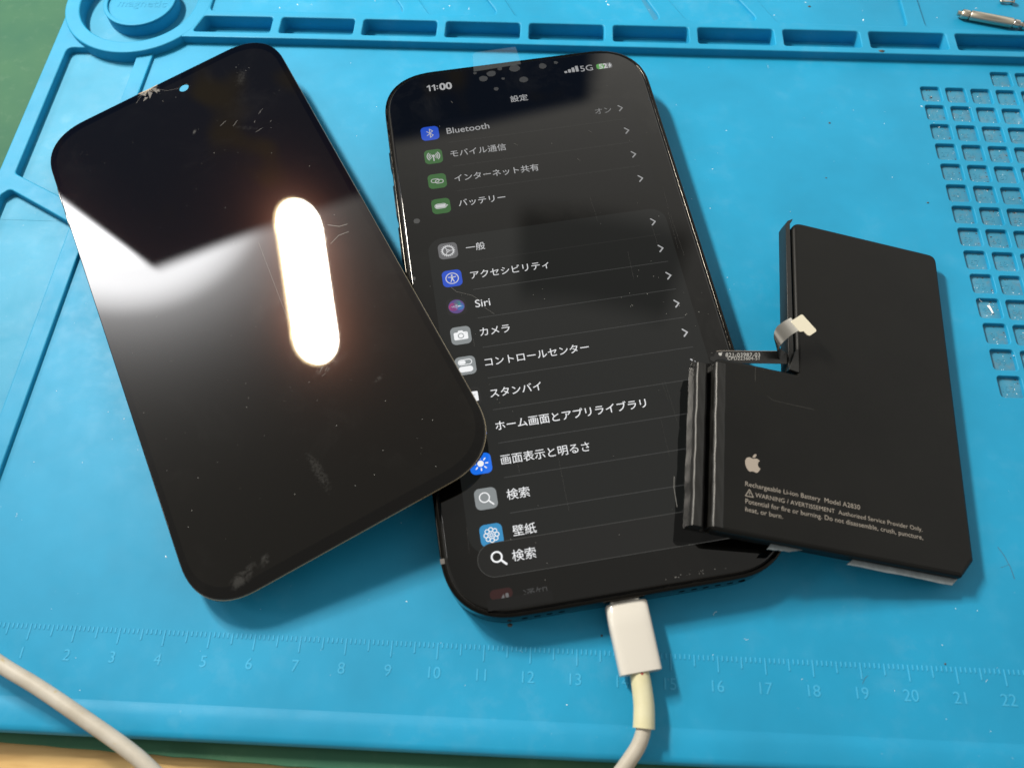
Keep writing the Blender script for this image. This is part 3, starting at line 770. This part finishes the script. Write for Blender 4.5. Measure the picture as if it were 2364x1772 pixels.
for _ in range(6):
    x, y = random.uniform(-20, 20), random.uniform(35, 68); sc += stroke([(x, y), (x + random.uniform(-1, 1), y - random.uniform(0.3, 1.0))], 0.10)
ui('screen_scratches', poly_bm(sc, T + 0.080), M['scratch'])
sp_ = [circ(random.gauss(24, 6), random.gauss(-9, 9), random.uniform(0.04, 0.10), 6) for _ in range(20)] + [circ(random.uniform(-34, 34), random.uniform(-76, 70), random.uniform(0.03, 0.08), 6) for _ in range(40)]
sp_ += [circ(random.gauss(14, 3), -77.6 + random.gauss(0, 0.25), random.uniform(0.03, 0.08), 6) for _ in range(20)]
ui('screen_specks', poly_bm(sp_, T + 0.090), white(0.12) if False else mat('speck_white', (0.24, 0.24, 0.23), 0.5))
# clear film tab at the top edge
tab = [(-11.4, 77.6), (-10.8, 84.4), (-10.0, 85.3), (2.4, 85.6), (2.8, 79.6), (2.8, 78.2)]
prism('film_tab', [round_poly(tab, [0, 0.8, 0.8, 0.6, 0, 0])], 7.87, 7.95, M['clear'], phone)

# ------------------------------------------------------------------ white cable plugged into the phone
cable = tag(empty('charging_cable', (141.3, -2.0, 0.0), (0, 0, A0)), 'white charging cable with a yellowed sleeve, plugged into the lit phone', 'cable')
def to_local(o_loc, p):
    d = Vector((p[0] - o_loc[0], p[1] - o_loc[1])); c_, s_ = math.cos(-A0), math.sin(-A0)
    return (d.x * c_ - d.y * s_, d.x * s_ + d.y * c_, p[2])
PL = (124.092, 88.572)
def phone_to_world(u_, v):
    return (PL[0] + u_ * math.cos(A0) - v * math.sin(A0), PL[1] + u_ * math.sin(A0) + v * math.cos(A0))
def CLc(p): return to_local((141.3, -2.0), p)
# plug: lofted rounded box, slightly wider at the phone end
bm = bmesh.new(); rings = []
NP = 28
def plug_ring(v, hw, hh, zc, ex=4.6):
    ring = []
    for k in range(NP):
        a = 2 * math.pi * k / NP
        x = -0.5 + hw * math.copysign(abs(math.cos(a)) ** (2 / ex), math.cos(a)); z = zc + hh * math.copysign(abs(math.sin(a)) ** (2 / ex), math.sin(a))
        wx, wy = phone_to_world(x, v); lx, ly, _ = CLc((wx, wy, 0))
        ring.append(bm.verts.new((lx * MM, ly * MM, z * MM)))
    return ring
rings = [plug_ring(-80.75, 4.0, 2.0, 3.9), plug_ring(-80.82, 4.35, 2.32, 3.9), plug_ring(-81.2, 4.55, 2.5, 3.9), plug_ring(-86, 4.55, 2.5, 3.9), plug_ring(-94.7, 4.45, 2.45, 3.85), plug_ring(-95.1, 4.40, 2.42, 3.85), plug_ring(-95.2, 4.25, 2.3, 3.85), plug_ring(-95.22, 2.2, 1.6, 3.85)]
for a, b_ in zip(rings, rings[1:]):
    for k in range(NP): bm.faces.new((a[k], a[(k + 1) % NP], b_[(k + 1) % NP], b_[k]))
bm.faces.new(rings[0][::-1]); bm.faces.new(rings[-1])
bmesh.ops.recalc_face_normals(bm, faces=bm.faces[:])
me = bpy.data.meshes.new('plug'); bm.to_mesh(me); bm.free(); smooth(me, 40)
link('plug_body', me, M['plug'], cable)
tg = [phone_to_world(-0.5, -81.4), phone_to_world(-0.5, -79.4)]
me = tube_mesh([CLc((*tg[0], 3.9)), CLc((*tg[1], 3.9))], 1.1, 20, sx_=3.1); link('plug_tip', me, M['steel'], cable)
slv = [(142.7, -4.4, 3.9), (143.1, -7.0, 3.9), (143.5, -10.5, 3.8), (143.5, -13.0, 3.7), (143.4, -15.2, 3.6)]
slv = spline([CLc(p) for p in slv], 6)
me = tube_mesh(slv, [2.05 + 0.17 * i / (len(slv) - 1) for i in range(len(slv))], 24); link('heat_sleeve', me, M['sleeve'], cable)
crd = [(143.5, -14.0, 3.6), (143.2, -16.0, 3.6), (142.2, -18.5, 3.4), (140.5, -21.0, 3.1), (138.2, -24.0, 2.6), (134.5, -28.5, 1.6), (129.0, -34.0, 0.2), (118.0, -42.0, -1.4), (104.0, -50.0, -2.3)]
me = tube_mesh(spline([CLc(p) for p in crd], 8), 1.52, 20); link('cord', me, M['cord'], cable)
me = poly_bm([blob(0, 0, 0.28)], 0); link('red_dot', me, mat('red_spot', (0.25, 0.02, 0.02), 0.5), cable, CLc((143.0, -5.0, 5.99)))

# ------------------------------------------------------------------ the loose cord crossing the near-left corner
c2 = tag(link('loose_cord', tube_mesh(spline([(-60, 26, 9.0), (-32, 11.5, 8.2), (-8, -0.2, 7.2), (9.5, -9.0, 6.4), (19.0, -13.2, 6.1), (30.3, -18.7, 5.8), (39.5, -23.4, 5.4), (46.0, -27.4, 5.0), (56, -35, 3.4), (70, -48, 0.5), (84, -62, -3.2)], 9), 1.55, 20), M['cord']),
         'off-white cord with brown stains crossing the bottom left corner of the blue mat', 'cord')

# ------------------------------------------------------------------ the removed display panel
QS = (41.427, 87.567, 8.875); RS = (-0.03019, -0.12637, 0.53388)
disp = tag(empty('display_panel', QS, RS), 'removed black phone display with a chipped top edge, leaning over the lit phone', 'display')
disp.scale = (0.985, 0.985, 0.985)
SW, SH_ = 37.7, 79.75
hole = circ(7.25, 73.3, 1.5, 20)
og = squircle(SW, SH_, 11.8, 16)
prism('cover_glass', [og, hole], -0.6, 0.0, M['glass_black'], disp, bevel=0.24, res=3)
prism('metal_edge', [squircle(SW + 0.10, SH_ + 0.10, 11.8, 16), squircle(SW - 0.9, SH_ - 0.9, 10.9, 16)], -1.0, -0.50, M['edge_gold'], disp, bevel=0.12)
prism('back_shell', [rrect(-SW + 0.9, -SH_ + 0.9, SW - 0.9, 68.5, 9.0, 10)], -1.7, -0.76, M['gap'], disp)
link('display_area', flat_mesh([squircle(SW - 1.75, SH_ - 2.75, 10.3, 14), circ(7.25, 73.3, 1.7, 20)], 0.012), M['glass_display'], disp)
prism('folded_flex', [rrect(10, -44, 30, -18, 2, 4)], -4.2, -1.72, M['flex'], disp, bevel=0.4)
# chip with splinters at the top edge
cr = []
random.seed(3)
for k in range(26):
    a = math.radians(random.uniform(195, 345)); r0 = random.uniform(0.0, 0.7); L = random.uniform(0.6, 2.6)
    cx = -2.6 + random.uniform(-1.8, 1.6); cy = 79.35
    d = Vector((math.cos(a), math.sin(a))); p = Vector((-d.y, d.x)) * random.uniform(0.03, 0.11)
    s = Vector((cx, cy)) + d * r0; e_ = s + d * L
    cr.append([tuple(s + p), tuple(s - p), tuple(e_)])
link('splinters', poly_bm(cr[:6], 0.03), M['crack'], disp)
fac = [[(-5.6, 79.3), (-4.2, 77.2), (-3.2, 79.0)], [(-3.0, 79.2), (-3.3, 75.4), (-1.9, 77.3)], [(-1.8, 79.2), (-0.6, 76.0), (-0.2, 78.6)], [(-4.4, 77.0), (-5.5, 75.6), (-3.6, 76.2)], [(-0.9, 77.2), (0.4, 76.2), (0.3, 77.6)]]
link('splinters', poly_bm(cr[9:] + fac + stroke([(-0.4, 78.0), (2.4, 75.2), (5.5, 74.0)], 0.06) + stroke([(-5.0, 78.4), (-7.6, 76.2)], 0.07), 0.024), M['crack_dim'], disp)
link('chipped_edge', poly_bm([[(-6.2, 79.62), (-5.3, 79.3), (-3.4, 79.15), (-1.6, 79.25), (0.2, 79.3), (0.6, 79.62), (-1.0, 79.5), (-3.6, 79.55)]], 0.036), M['crack'], disp)
# metal bracket on the left edge
for v0, v1 in ((50.5, 59.0), (42.0, 49.8)):
    me = tube_mesh([(-37.62, v1, -0.55), (-37.75, (v0 + v1) / 2, -0.5), (-37.62, v0, -0.55)], 0.34, 10); link('edge_bracket', me, M['steel'], disp)
# scratches, dust and grease on the glass
sc = stroke([(8.0, 6.0), (6.5, -21.0), (5.9, -30.0)], 0.05) + stroke([(26.4, 0.6), (28.8, -1.6), (31.0, -2.2)], 0.12) + stroke([(24.8, -5.4), (27.6, -4.2), (30.4, -4.6)], 0.11)
for cx, cy, n_, sx_, L0 in ((9, -38, 8, 1.6, 1.2), (24, 48, 4, 3, 1.0), (14, 49, 3, 3, 1.6)):
    for _ in range(n_):
        x, y = random.gauss(cx, sx_), random.gauss(cy, sx_); a = math.radians(random.gauss(35, 12)); L = random.uniform(0.5, 1.5) * L0
        sc += stroke([(x, y), (x + L * math.cos(a), y + L * math.sin(a))], 0.06)
link('screen_scratches', poly_bm(sc, 0.045), M['scratch'], disp)
sp_ = [circ(random.uniform(-35, 35), random.uniform(-76, 76), random.choice((0.035, 0.045, 0.05, 0.08)), 6) for _ in range(110)]
link('screen_specks', poly_bm(sp_, 0.05), mat('panel_speck', (0.20, 0.20, 0.19), 0.5), disp)

# ------------------------------------------------------------------ battery
RB = Matrix(((0.9753229, 0.0851015, 0.2037226), (-0.0831027, 0.9963718, -0.0183619), (-0.2045461, 0.0009789, 0.9788564)))
batt = tag(empty('battery', (216.021, 17.472, 4.415), RB.to_euler()), 'matte black L-shaped phone battery with printed warning text, propped on the phone edge', 'battery')
TH = 4.4
def plate_soft(name, outline, z0, z1, m, bev, parent, rad):
    return prism(name, [round_poly(outline, rad, 6)], z0, z1, m, parent, bevel=bev, res=4)
body = [(-60.9, 0.2), (-3.4, 0.0), (0.0, 4.3), (0.0, 85.7), (-40.6, 85.7), (-40.6, 41.3), (-60.9, 41.3)]
plate_soft('pouch', body, -TH, 0.0, M['pouch'], 1.0, batt, [1.6, 0.6, 0.6, 2.4, 2.6, 0.5, 2.2])
# sealed flap folded up along the short left side: crumpled foil
def crumple(x0, x1, y0, y1, z0, z1, nx, ny, amp, seed, tilt=0.0):
    rnd = random.Random(seed); bm = bmesh.new(); g_ = []
    ph = [rnd.uniform(0, 6.28) for _ in range(8)]
    prof = []
    for i in range(nx + 1):
        q = i / nx
        prof.append((x0 + (x1 - x0) * q, z1 - (z1 - z0) * (abs(2 * q - 1) ** 6)))
    for j in range(ny + 1):
        y = y0 + (y1 - y0) * j / ny; row = []
        wv = amp * (math.sin(y * 0.55 + ph[0]) + 0.6 * math.sin(y * 1.25 + ph[1]))
        for i, (x, z) in enumerate(prof):
            k = 1.0 - i / nx
            row.append(bm.verts.new(((x + wv * (0.35 + 0.65 * k)) * MM, (y + 0.02 * rnd.uniform(-1, 1)) * MM, (z + amp * 0.5 * math.sin(y * 0.8 + i * 0.9 + ph[3]) * math.sin(math.pi * i / nx)) * MM)))
        g_.append(row)
    for a, b_ in zip(g_, g_[1:]):
        for k in range(nx):
            bm.faces.new((a[k], a[k + 1], b_[k + 1], b_[k]))
    bm.faces.new(g_[0]); bm.faces.new(g_[-1][::-1])
    bmesh.ops.recalc_face_normals(bm, faces=bm.faces[:])
    me = bpy.data.meshes.new('crumple'); bm.to_mesh(me); bm.free(); smooth(me, 50)
    return me
link('folded_flap', crumple(-65.6, -62.1, 0.6, 38.9, -3.9, -0.35, 14, 70, 0.06, 5), M['foil'], batt)
link('pouch_shoulder', crumple(-61.25, -57.4, 1.0, 39.8, -3.4, 0.09, 14, 70, 0.055, 9), M['foil'], batt)
# small torn point at the top of the flap and the base strip under it
prism('flap_tip', [[(-65.8, 38.4), (-64.9, 38.4), (-65.1, 41.4)]], -2.6, -2.2, M['foil'], batt)
prism('flap_base', [[(-65.4, 0.5), (-60.5, 0.5), (-60.5, 41.0), (-65.0, 40.6)]], -TH, -3.4, M['flex'], batt)
# folded strip along the tall left side
def wall_strip(name, pts, z0, z1, th, m):
    bm = bmesh.new(); rows = []
    for (x, y, lean) in pts:
        rows.append([bm.verts.new(Vector(v_) * MM) for v_ in ((x, y, z0), (x + lean, y, z1), (x + lean + th, y, z1), (x + th, y, z0))])
    for a, b_ in zip(rows, rows[1:]):
        for k in range(4): bm.faces.new((a[k], a[(k + 1) % 4], b_[(k + 1) % 4], b_[k]))
    bm.faces.new(rows[0][::-1]); bm.faces.new(rows[-1])
    bmesh.ops.recalc_face_normals(bm, faces=bm.faces[:])
    me = bpy.data.meshes.new('strip'); bm.to_mesh(me); bm.free(); smooth(me, 30)
    return link(name, me, m, batt)
prism('side_flap', [[(-42.45, 42.2), (-42.3, 84.6), (-41.7, 85.9), (-40.2, 87.0), (-40.5, 86.2), (-41.1, 85.0), (-41.05, 42.2)]], -TH, -0.55, M['foil'], batt, bevel=0.18)
prism('corner_fold', [[(-42.7, 41.9), (-40.2, 41.6), (-40.2, 48.0), (-41.2, 47.0)]], -1.2, 0.12, M['foil'], batt, bevel=0.1)
# flex cable with printed number, curling up to a gold contact plate
F0 = (-1.35, -0.75)
def flexz(x): return -1.0
fo = [(-61.8, 40.6), (-61.6, 41.5), (-60.9, 41.7), (-60.2, 43.2), (-59.4, 43.55), (-45.3, 46.75), (-42.3, 46.75), (-41.9, 46.1), (-42.6, 43.9), (-52.5, 41.8), (-60.9, 40.2)]
prism('flex_cable', [round_poly(fo, 0.25, 3)], -1.12, -1.0, M['flex'], batt)
link('flex_edge', poly_bm(stroke([(-60.2, 43.15), (-59.4, 43.5), (-45.3, 46.72)], 0.10), -0.985), M['print_grey'], batt)
fa = math.atan2(44.23 - 42.2, 58.03 - 49.28)
link('flex_print', join_mesh([(text_mesh('821-03987-03', -0.97, -53.7, 43.72, width=8.9, align='CENTER', rot=fa, space=1.08, shear=0.25), 0), (text_mesh('CPD223604-51', -0.97, -53.5, 42.85, width=8.2, align='CENTER', rot=fa, space=1.08, shear=0.25), 0), (poly_bm([blob(-59.3, 42.6, 0.42, 0.1), blob(-58.9, 43.1, 0.12, 0.1)], -0.97), 0)], 'flexprint'), M['print_white'], batt)
# curl: from the strip's right end back and up, then over to the plate
cen = [(-43.6, 45.6, -1.0), (-44.6, 45.9, -0.6), (-45.8, 46.3, 0.4), (-46.6, 46.9, 1.6), (-46.9, 47.7, 2.8), (-46.5, 48.7, 3.8), (-45.5, 49.8, 4.4), (-44.2, 50.9, 4.6), (-43.3, 51.6, 4.6)]
cs = spline(cen, 6)
side = []
for i in range(len(cs)):
    q = i / (len(cs) - 1)
    a0, a1 = Vector((0.35, 1.15, 0.35)), Vector((-1.22, 1.36, 0.0))
    side.append((a0 * (1 - min(q * 1.6, 1)) + a1 * min(q * 1.6, 1)) * (1.0 if q < 0.2 else 0.98))
kf = int(len(cs) * 0.36)
link('flex_curl', ribbon_mesh(cs[:kf + 1], side[:kf + 1], 0.14), M['flex'], batt)
link('metal_bend', ribbon_mesh(cs[kf:], side[kf:], 0.16), M['steel'], batt)
gp = [(-44.65, 51.85), (-41.9, 54.4), (-41.5, 54.45), (-38.2, 51.15), (-38.3, 50.6), (-39.9, 49.1), (-40.5, 49.15), (-41.4, 49.95), (-42.0, 49.7), (-42.5, 49.6)]
prism('contact_plate', [round_poly(gp, 0.28, 3)], 4.45, 4.75, M['gold'], batt, bevel=0.06)
# printed text and emblem
def cubic_path(cmds, n=8):
    pts = []; x = y = 0.0; i = 0; last = None
    for op, args in cmds:
        if op == 'M': x, y = args; pts.append((x, y))
        elif op == 'c':
            for k in range(0, len(args), 6):
                a = args[k:k + 6]; p0 = (x, y); p1 = (x + a[0], y + a[1]); p2 = (x + a[2], y + a[3]); p3 = (x + a[4], y + a[5])
                for s in range(1, n + 1):
                    q = s / n; r = 1 - q
                    pts.append(tuple(r ** 3 * p0[j] + 3 * r * r * q * p1[j] + 3 * r * q * q * p2[j] + q ** 3 * p3[j] for j in (0, 1)))
                x, y = p3
    return pts
ap = cubic_path([('M', (12.152, 6.896)), ('c', (-.948, 0, -2.415, -1.078, -3.96, -1.04, -2.04, .027, -3.91, 1.183, -4.961, 3.014, -2.117, 3.675, -.546, 9.103, 1.519, 12.09, 1.013, 1.454, 2.208, 3.09, 3.792, 3.039, 1.52, -.065, 2.09, -.987, 3.935, -.987, 1.831, 0, 2.35, .987, 3.96, .948, 1.637, -.026, 2.676, -1.48, 3.676, -2.948, 1.156, -1.688, 1.636, -3.325, 1.662, -3.415, -.039, -.013, -3.182, -1.221, -3.22, -4.857, -.026, -3.04, 2.48, -4.494, 2.597, -4.559, -1.429, -2.09, -3.623, -2.324, -4.39, -2.376, -2, -.156, -3.675, 1.09, -4.61, 1.09))])
lf = cubic_path([('M', (15.53, 3.83)), ('c', (.843, -1.012, 1.4, -2.427, 1.245, -3.83, -1.207, .052, -2.662, .805, -3.532, 1.818, -.78, .896, -1.454, 2.338, -1.273, 3.714, 1.338, .104, 2.715, -.688, 3.559, -1.701))])
ks = 4.35 / 24.0
def apt(lp): return [((x - 12.0) * ks - 51.78, (12.0 - y) * ks + 16.82) for x, y in lp]
link('emblem', join_mesh([(flat_mesh([apt(ap)[:-1]], 0.02), 0), (flat_mesh([apt(lf)[:-1]], 0.02), 0)], 'emblem'), M['logo'], batt)
PZ = 0.02; TR_ = -0.012
def ptxt(s, x, y, w): return (text_mesh(s, PZ, x, y, width=w, rot=TR_, space=1.03), 0)
tri = [(-52.55, 10.55), (-53.45, 8.95), (-51.65, 8.95)]
items = [ptxt('Rechargeable Li-ion Battery  Model A2830', -53.5, 11.55, 26.7), ptxt('WARNING / AVERTISSEMENT  Authorized Service Provider Only.', -51.2, 9.45, 39.1),
         ptxt('Potential for fire or burning. Do not disassemble, crush, puncture,', -53.45, 7.65, 41.3), ptxt('heat, or burn.', -53.45, 5.95, 8.5),
         (poly_bm(stroke(tri, 0.17, closed=True) + stroke([(-52.55, 9.95), (-52.55, 9.5)], 0.16) + [circ(-52.55, 9.2, 0.09, 8)], PZ), 0)]
link('printed_text', join_mesh(items, 'print'), M['print_grey'], batt)
# adhesive film ends under the lower edge
for pts in ([(-47.6, -1.15), (-46.5, 0.5), (-38.2, 0.5), (-42.5, -0.75)], [(-29.4, -1.2), (-27.5, 0.5), (-3.0, 0.3), (-4.8, -1.55)]):
    jag = []
    a, b_ = Vector(pts[3]), Vector(pts[0])
    for i in range(9):
        q = i / 8; p = a * (1 - q) + b_ * q; jag.append((p.x, p.y + random.uniform(-0.08, 0.08)))
    prism('adhesive_film', [[pts[1], pts[2]] + jag], -2.2, -1.95, M['tape'], batt)
# faint crease lines
link('crease_lines', poly_bm(stroke([(-51.1, 40.6), (-51.15, 38.5), (-51.1, 36.9)], 0.07) + stroke([(-48.3, 33.9), (-46.8, 33.0), (-42.0, 32.9), (-36.8, 32.85)], 0.05), 0.015), mat('crease', (0.045, 0.043, 0.038), 0.4), batt)

# ------------------------------------------------------------------ small metal parts in the upper right tray
pin = tag(empty('spring_pin', (257.9, 194.7, 3.5), (0, 0, math.atan2(193.9 - 197.3, 265 - 252))), 'small steel spring pin with stepped ends lying in the upper right tray', 'pin')
def lathe(name, prof, m, parent):
    return link(name, tube_mesh([(x, 0, 0) for x, r in prof], [r for x, r in prof], 20), m, parent)
lathe('barrel', [(-6.6, 1.2), (-6.3, 1.5), (6.1, 1.5), (6.4, 1.25)], M['nickel'], pin)
lathe('pin_tip', [(-10.2, 0.75), (-9.2, 0.78), (-9.15, 1.05), (-8.8, 1.4), (-6.9, 1.4), (-6.6, 1.0)], M['nickel'], pin)
lathe('pin_tip', [(6.4, 1.0), (6.7, 1.3), (8.2, 1.3), (8.5, 0.8), (9.3, 0.8), (9.35, 1.4), (10.6, 1.4), (10.7, 0.8), (13, 0.8)], M['steel'], pin)
scr = tag(empty('small_screw', (265.6, 204.0, 2.75), (0, 0.0, math.radians(-4))), 'tiny steel screw lying beside the spring pin in the upper right tray', 'screw')
lathe('shank', [(-2.6, 0.2), (-2.3, 0.5), (-1.3, 0.55), (-1.0, 0.36), (1.2, 0.36)], M['steel'], scr)
lathe('head', [(1.2, 0.36), (1.3, 1.0), (1.65, 1.05), (1.8, 0.8)], M['steel'], scr)

# ------------------------------------------------------------------ paper scrap, dirt and dust
tag(prism('paper_scrap', [[(-0.62, 1.15), (0.05, 1.25), (0.30, 0.5), (0.62, -1.1), (0.25, -1.25), (-0.05, -0.1)]], 0, 0.08, M['paper'], loc=(237.2, 90.0, -0.9)),
    'white sliver of paper in a number cell of the blue mat', 'paper scrap')
random.seed(11)
def speck_mesh(pts):
    bm = bmesh.new()
    for x, y, z, s, el_, a in pts:
        n = 5; ring = []
        for k in range(n):
            t_ = 2 * math.pi * k / n; u_, v = s * el_ * math.cos(t_) * random.uniform(.7, 1.2), s * math.sin(t_) * random.uniform(.7, 1.2)
            ring.append(bm.verts.new(((x + u_ * math.cos(a) - v * math.sin(a)) * MM, (y + u_ * math.sin(a) + v * math.cos(a)) * MM, (z + 0.01) * MM)))
        top = bm.verts.new((x * MM, y * MM, (z + s * 0.8) * MM))
        for k in range(n): bm.faces.new((ring[k], ring[(k + 1) % n], top))
    me = bpy.data.meshes.new('specks'); bm.to_mesh(me); bm.free(); return me
pts = []
def on_mat(): 
    while True:
        x, y = random.uniform(-6, 262), random.uniform(-14, 177)
        c_, s_ = math.cos(A0), math.sin(A0); u_ = (x - PL[0]) * c_ + (y - PL[1]) * s_; v = -(x - PL[0]) * s_ + (y - PL[1]) * c_
        if abs(u_) < 40 and abs(v) < 82: continue
        if x > 155 and x < 217 and 15 < y < 60: continue
        if x > 180 and x < 222 and 15 < y < 108: continue
        return x, y
for _ in range(130):
    x, y = on_mat(); pts.append((x, y, 0.0, random.choice((0.05, 0.06, 0.08, 0.11)), random.uniform(1, 2.2), random.uniform(0, 6.28)))
for _ in range(14):
    x, y = on_mat(); pts.append((x, y, 0.0, random.uniform(0.12, 0.2), random.uniform(1.5, 5), random.uniform(0, 6.28)))
for _ in range(24):
    pts.append((random.uniform(10, 260), random.uniform(193, 204), 1.95, random.uniform(0.08, 0.25), random.uniform(1, 2.5), random.uniform(0, 6.28)))
for r, c_, x, y in cells:
    for _ in range(6):
        pts.append((x + random.uniform(0.4, 5.7), y - random.choice((random.uniform(0.4, 5.7), random.uniform(4.6, 5.8))), -1.1, random.uniform(0.05, 0.12), random.uniform(1, 2), random.uniform(0, 6.28)))
fib = []
for _ in range(11):
    x, y = on_mat(); a0 = random.uniform(0, 360); r = random.uniform(0.3, 0.8)
    fib += stroke(circ(x, y, r, 6, a0, a0 + random.uniform(60, 150)), 0.045, cap=3)
me = join_mesh([(speck_mesh(pts), 0), (poly_bm(fib, 0.02), 0)], 'dust')
tag(link('dust', me, M['dust']), 'white dust specks and fibres strewn over the blue mat', 'dust', kind='stuff')
pts = [(203.5, 153, 0, 0.35, 1.2, 1), (199.8, 132, 0, 0.25, 1.3, 0), (222.0, 180.4, 2.8, 0.6, 1.8, 0), (202.6, 201.0, 1.95, 0.45, 1.2, 0), (227, 124, 0, 0.35, 1.2, 0), (115.3, 4.4, 0, 0.45, 1.3, 0.2), (115.6, 5.8, 0.0, 0.3, 1.2, 0), (236, 165.5, -1.1, 0.45, 1.2, 0), (242.6, 113.6, -1.1, 0.3, 1.2, 0), (135.3, 3.0, 0, 0.3, 1, 0), (208, 0.5, 0, 0.25, 1, 0)]
for r, c_, x, y in cells:
    for _ in range(3):
        e_ = random.choice((0, 1))
        pts.append((x + (5.5 if e_ else random.uniform(0.4, 5.6)), y - (random.uniform(0.4, 5.6) if e_ else 0.5), -1.1, random.uniform(0.08, 0.22), random.uniform(1, 2.4), random.uniform(0, 6.28)))
hair = stroke([(224.6, 26.3), (225.6, 24.4), (226.4, 21.8), (226.7, 19.2)], 0.10, cap=3) + stroke([(224.2, 21.6), (226.2, 22.4)], 0.06, cap=3) + stroke([(190, -4.2), (190.6, -3.2), (191.3, -2.6)], 0.07, cap=3)
tag(link('dirt_crumbs', join_mesh([(speck_mesh(pts), 0), (poly_bm(hair, 0.02), 0)], 'dirt'), M['dirt']), 'brown crumbs of dirt scattered over the blue mat and in its cells', 'dirt', kind='stuff')
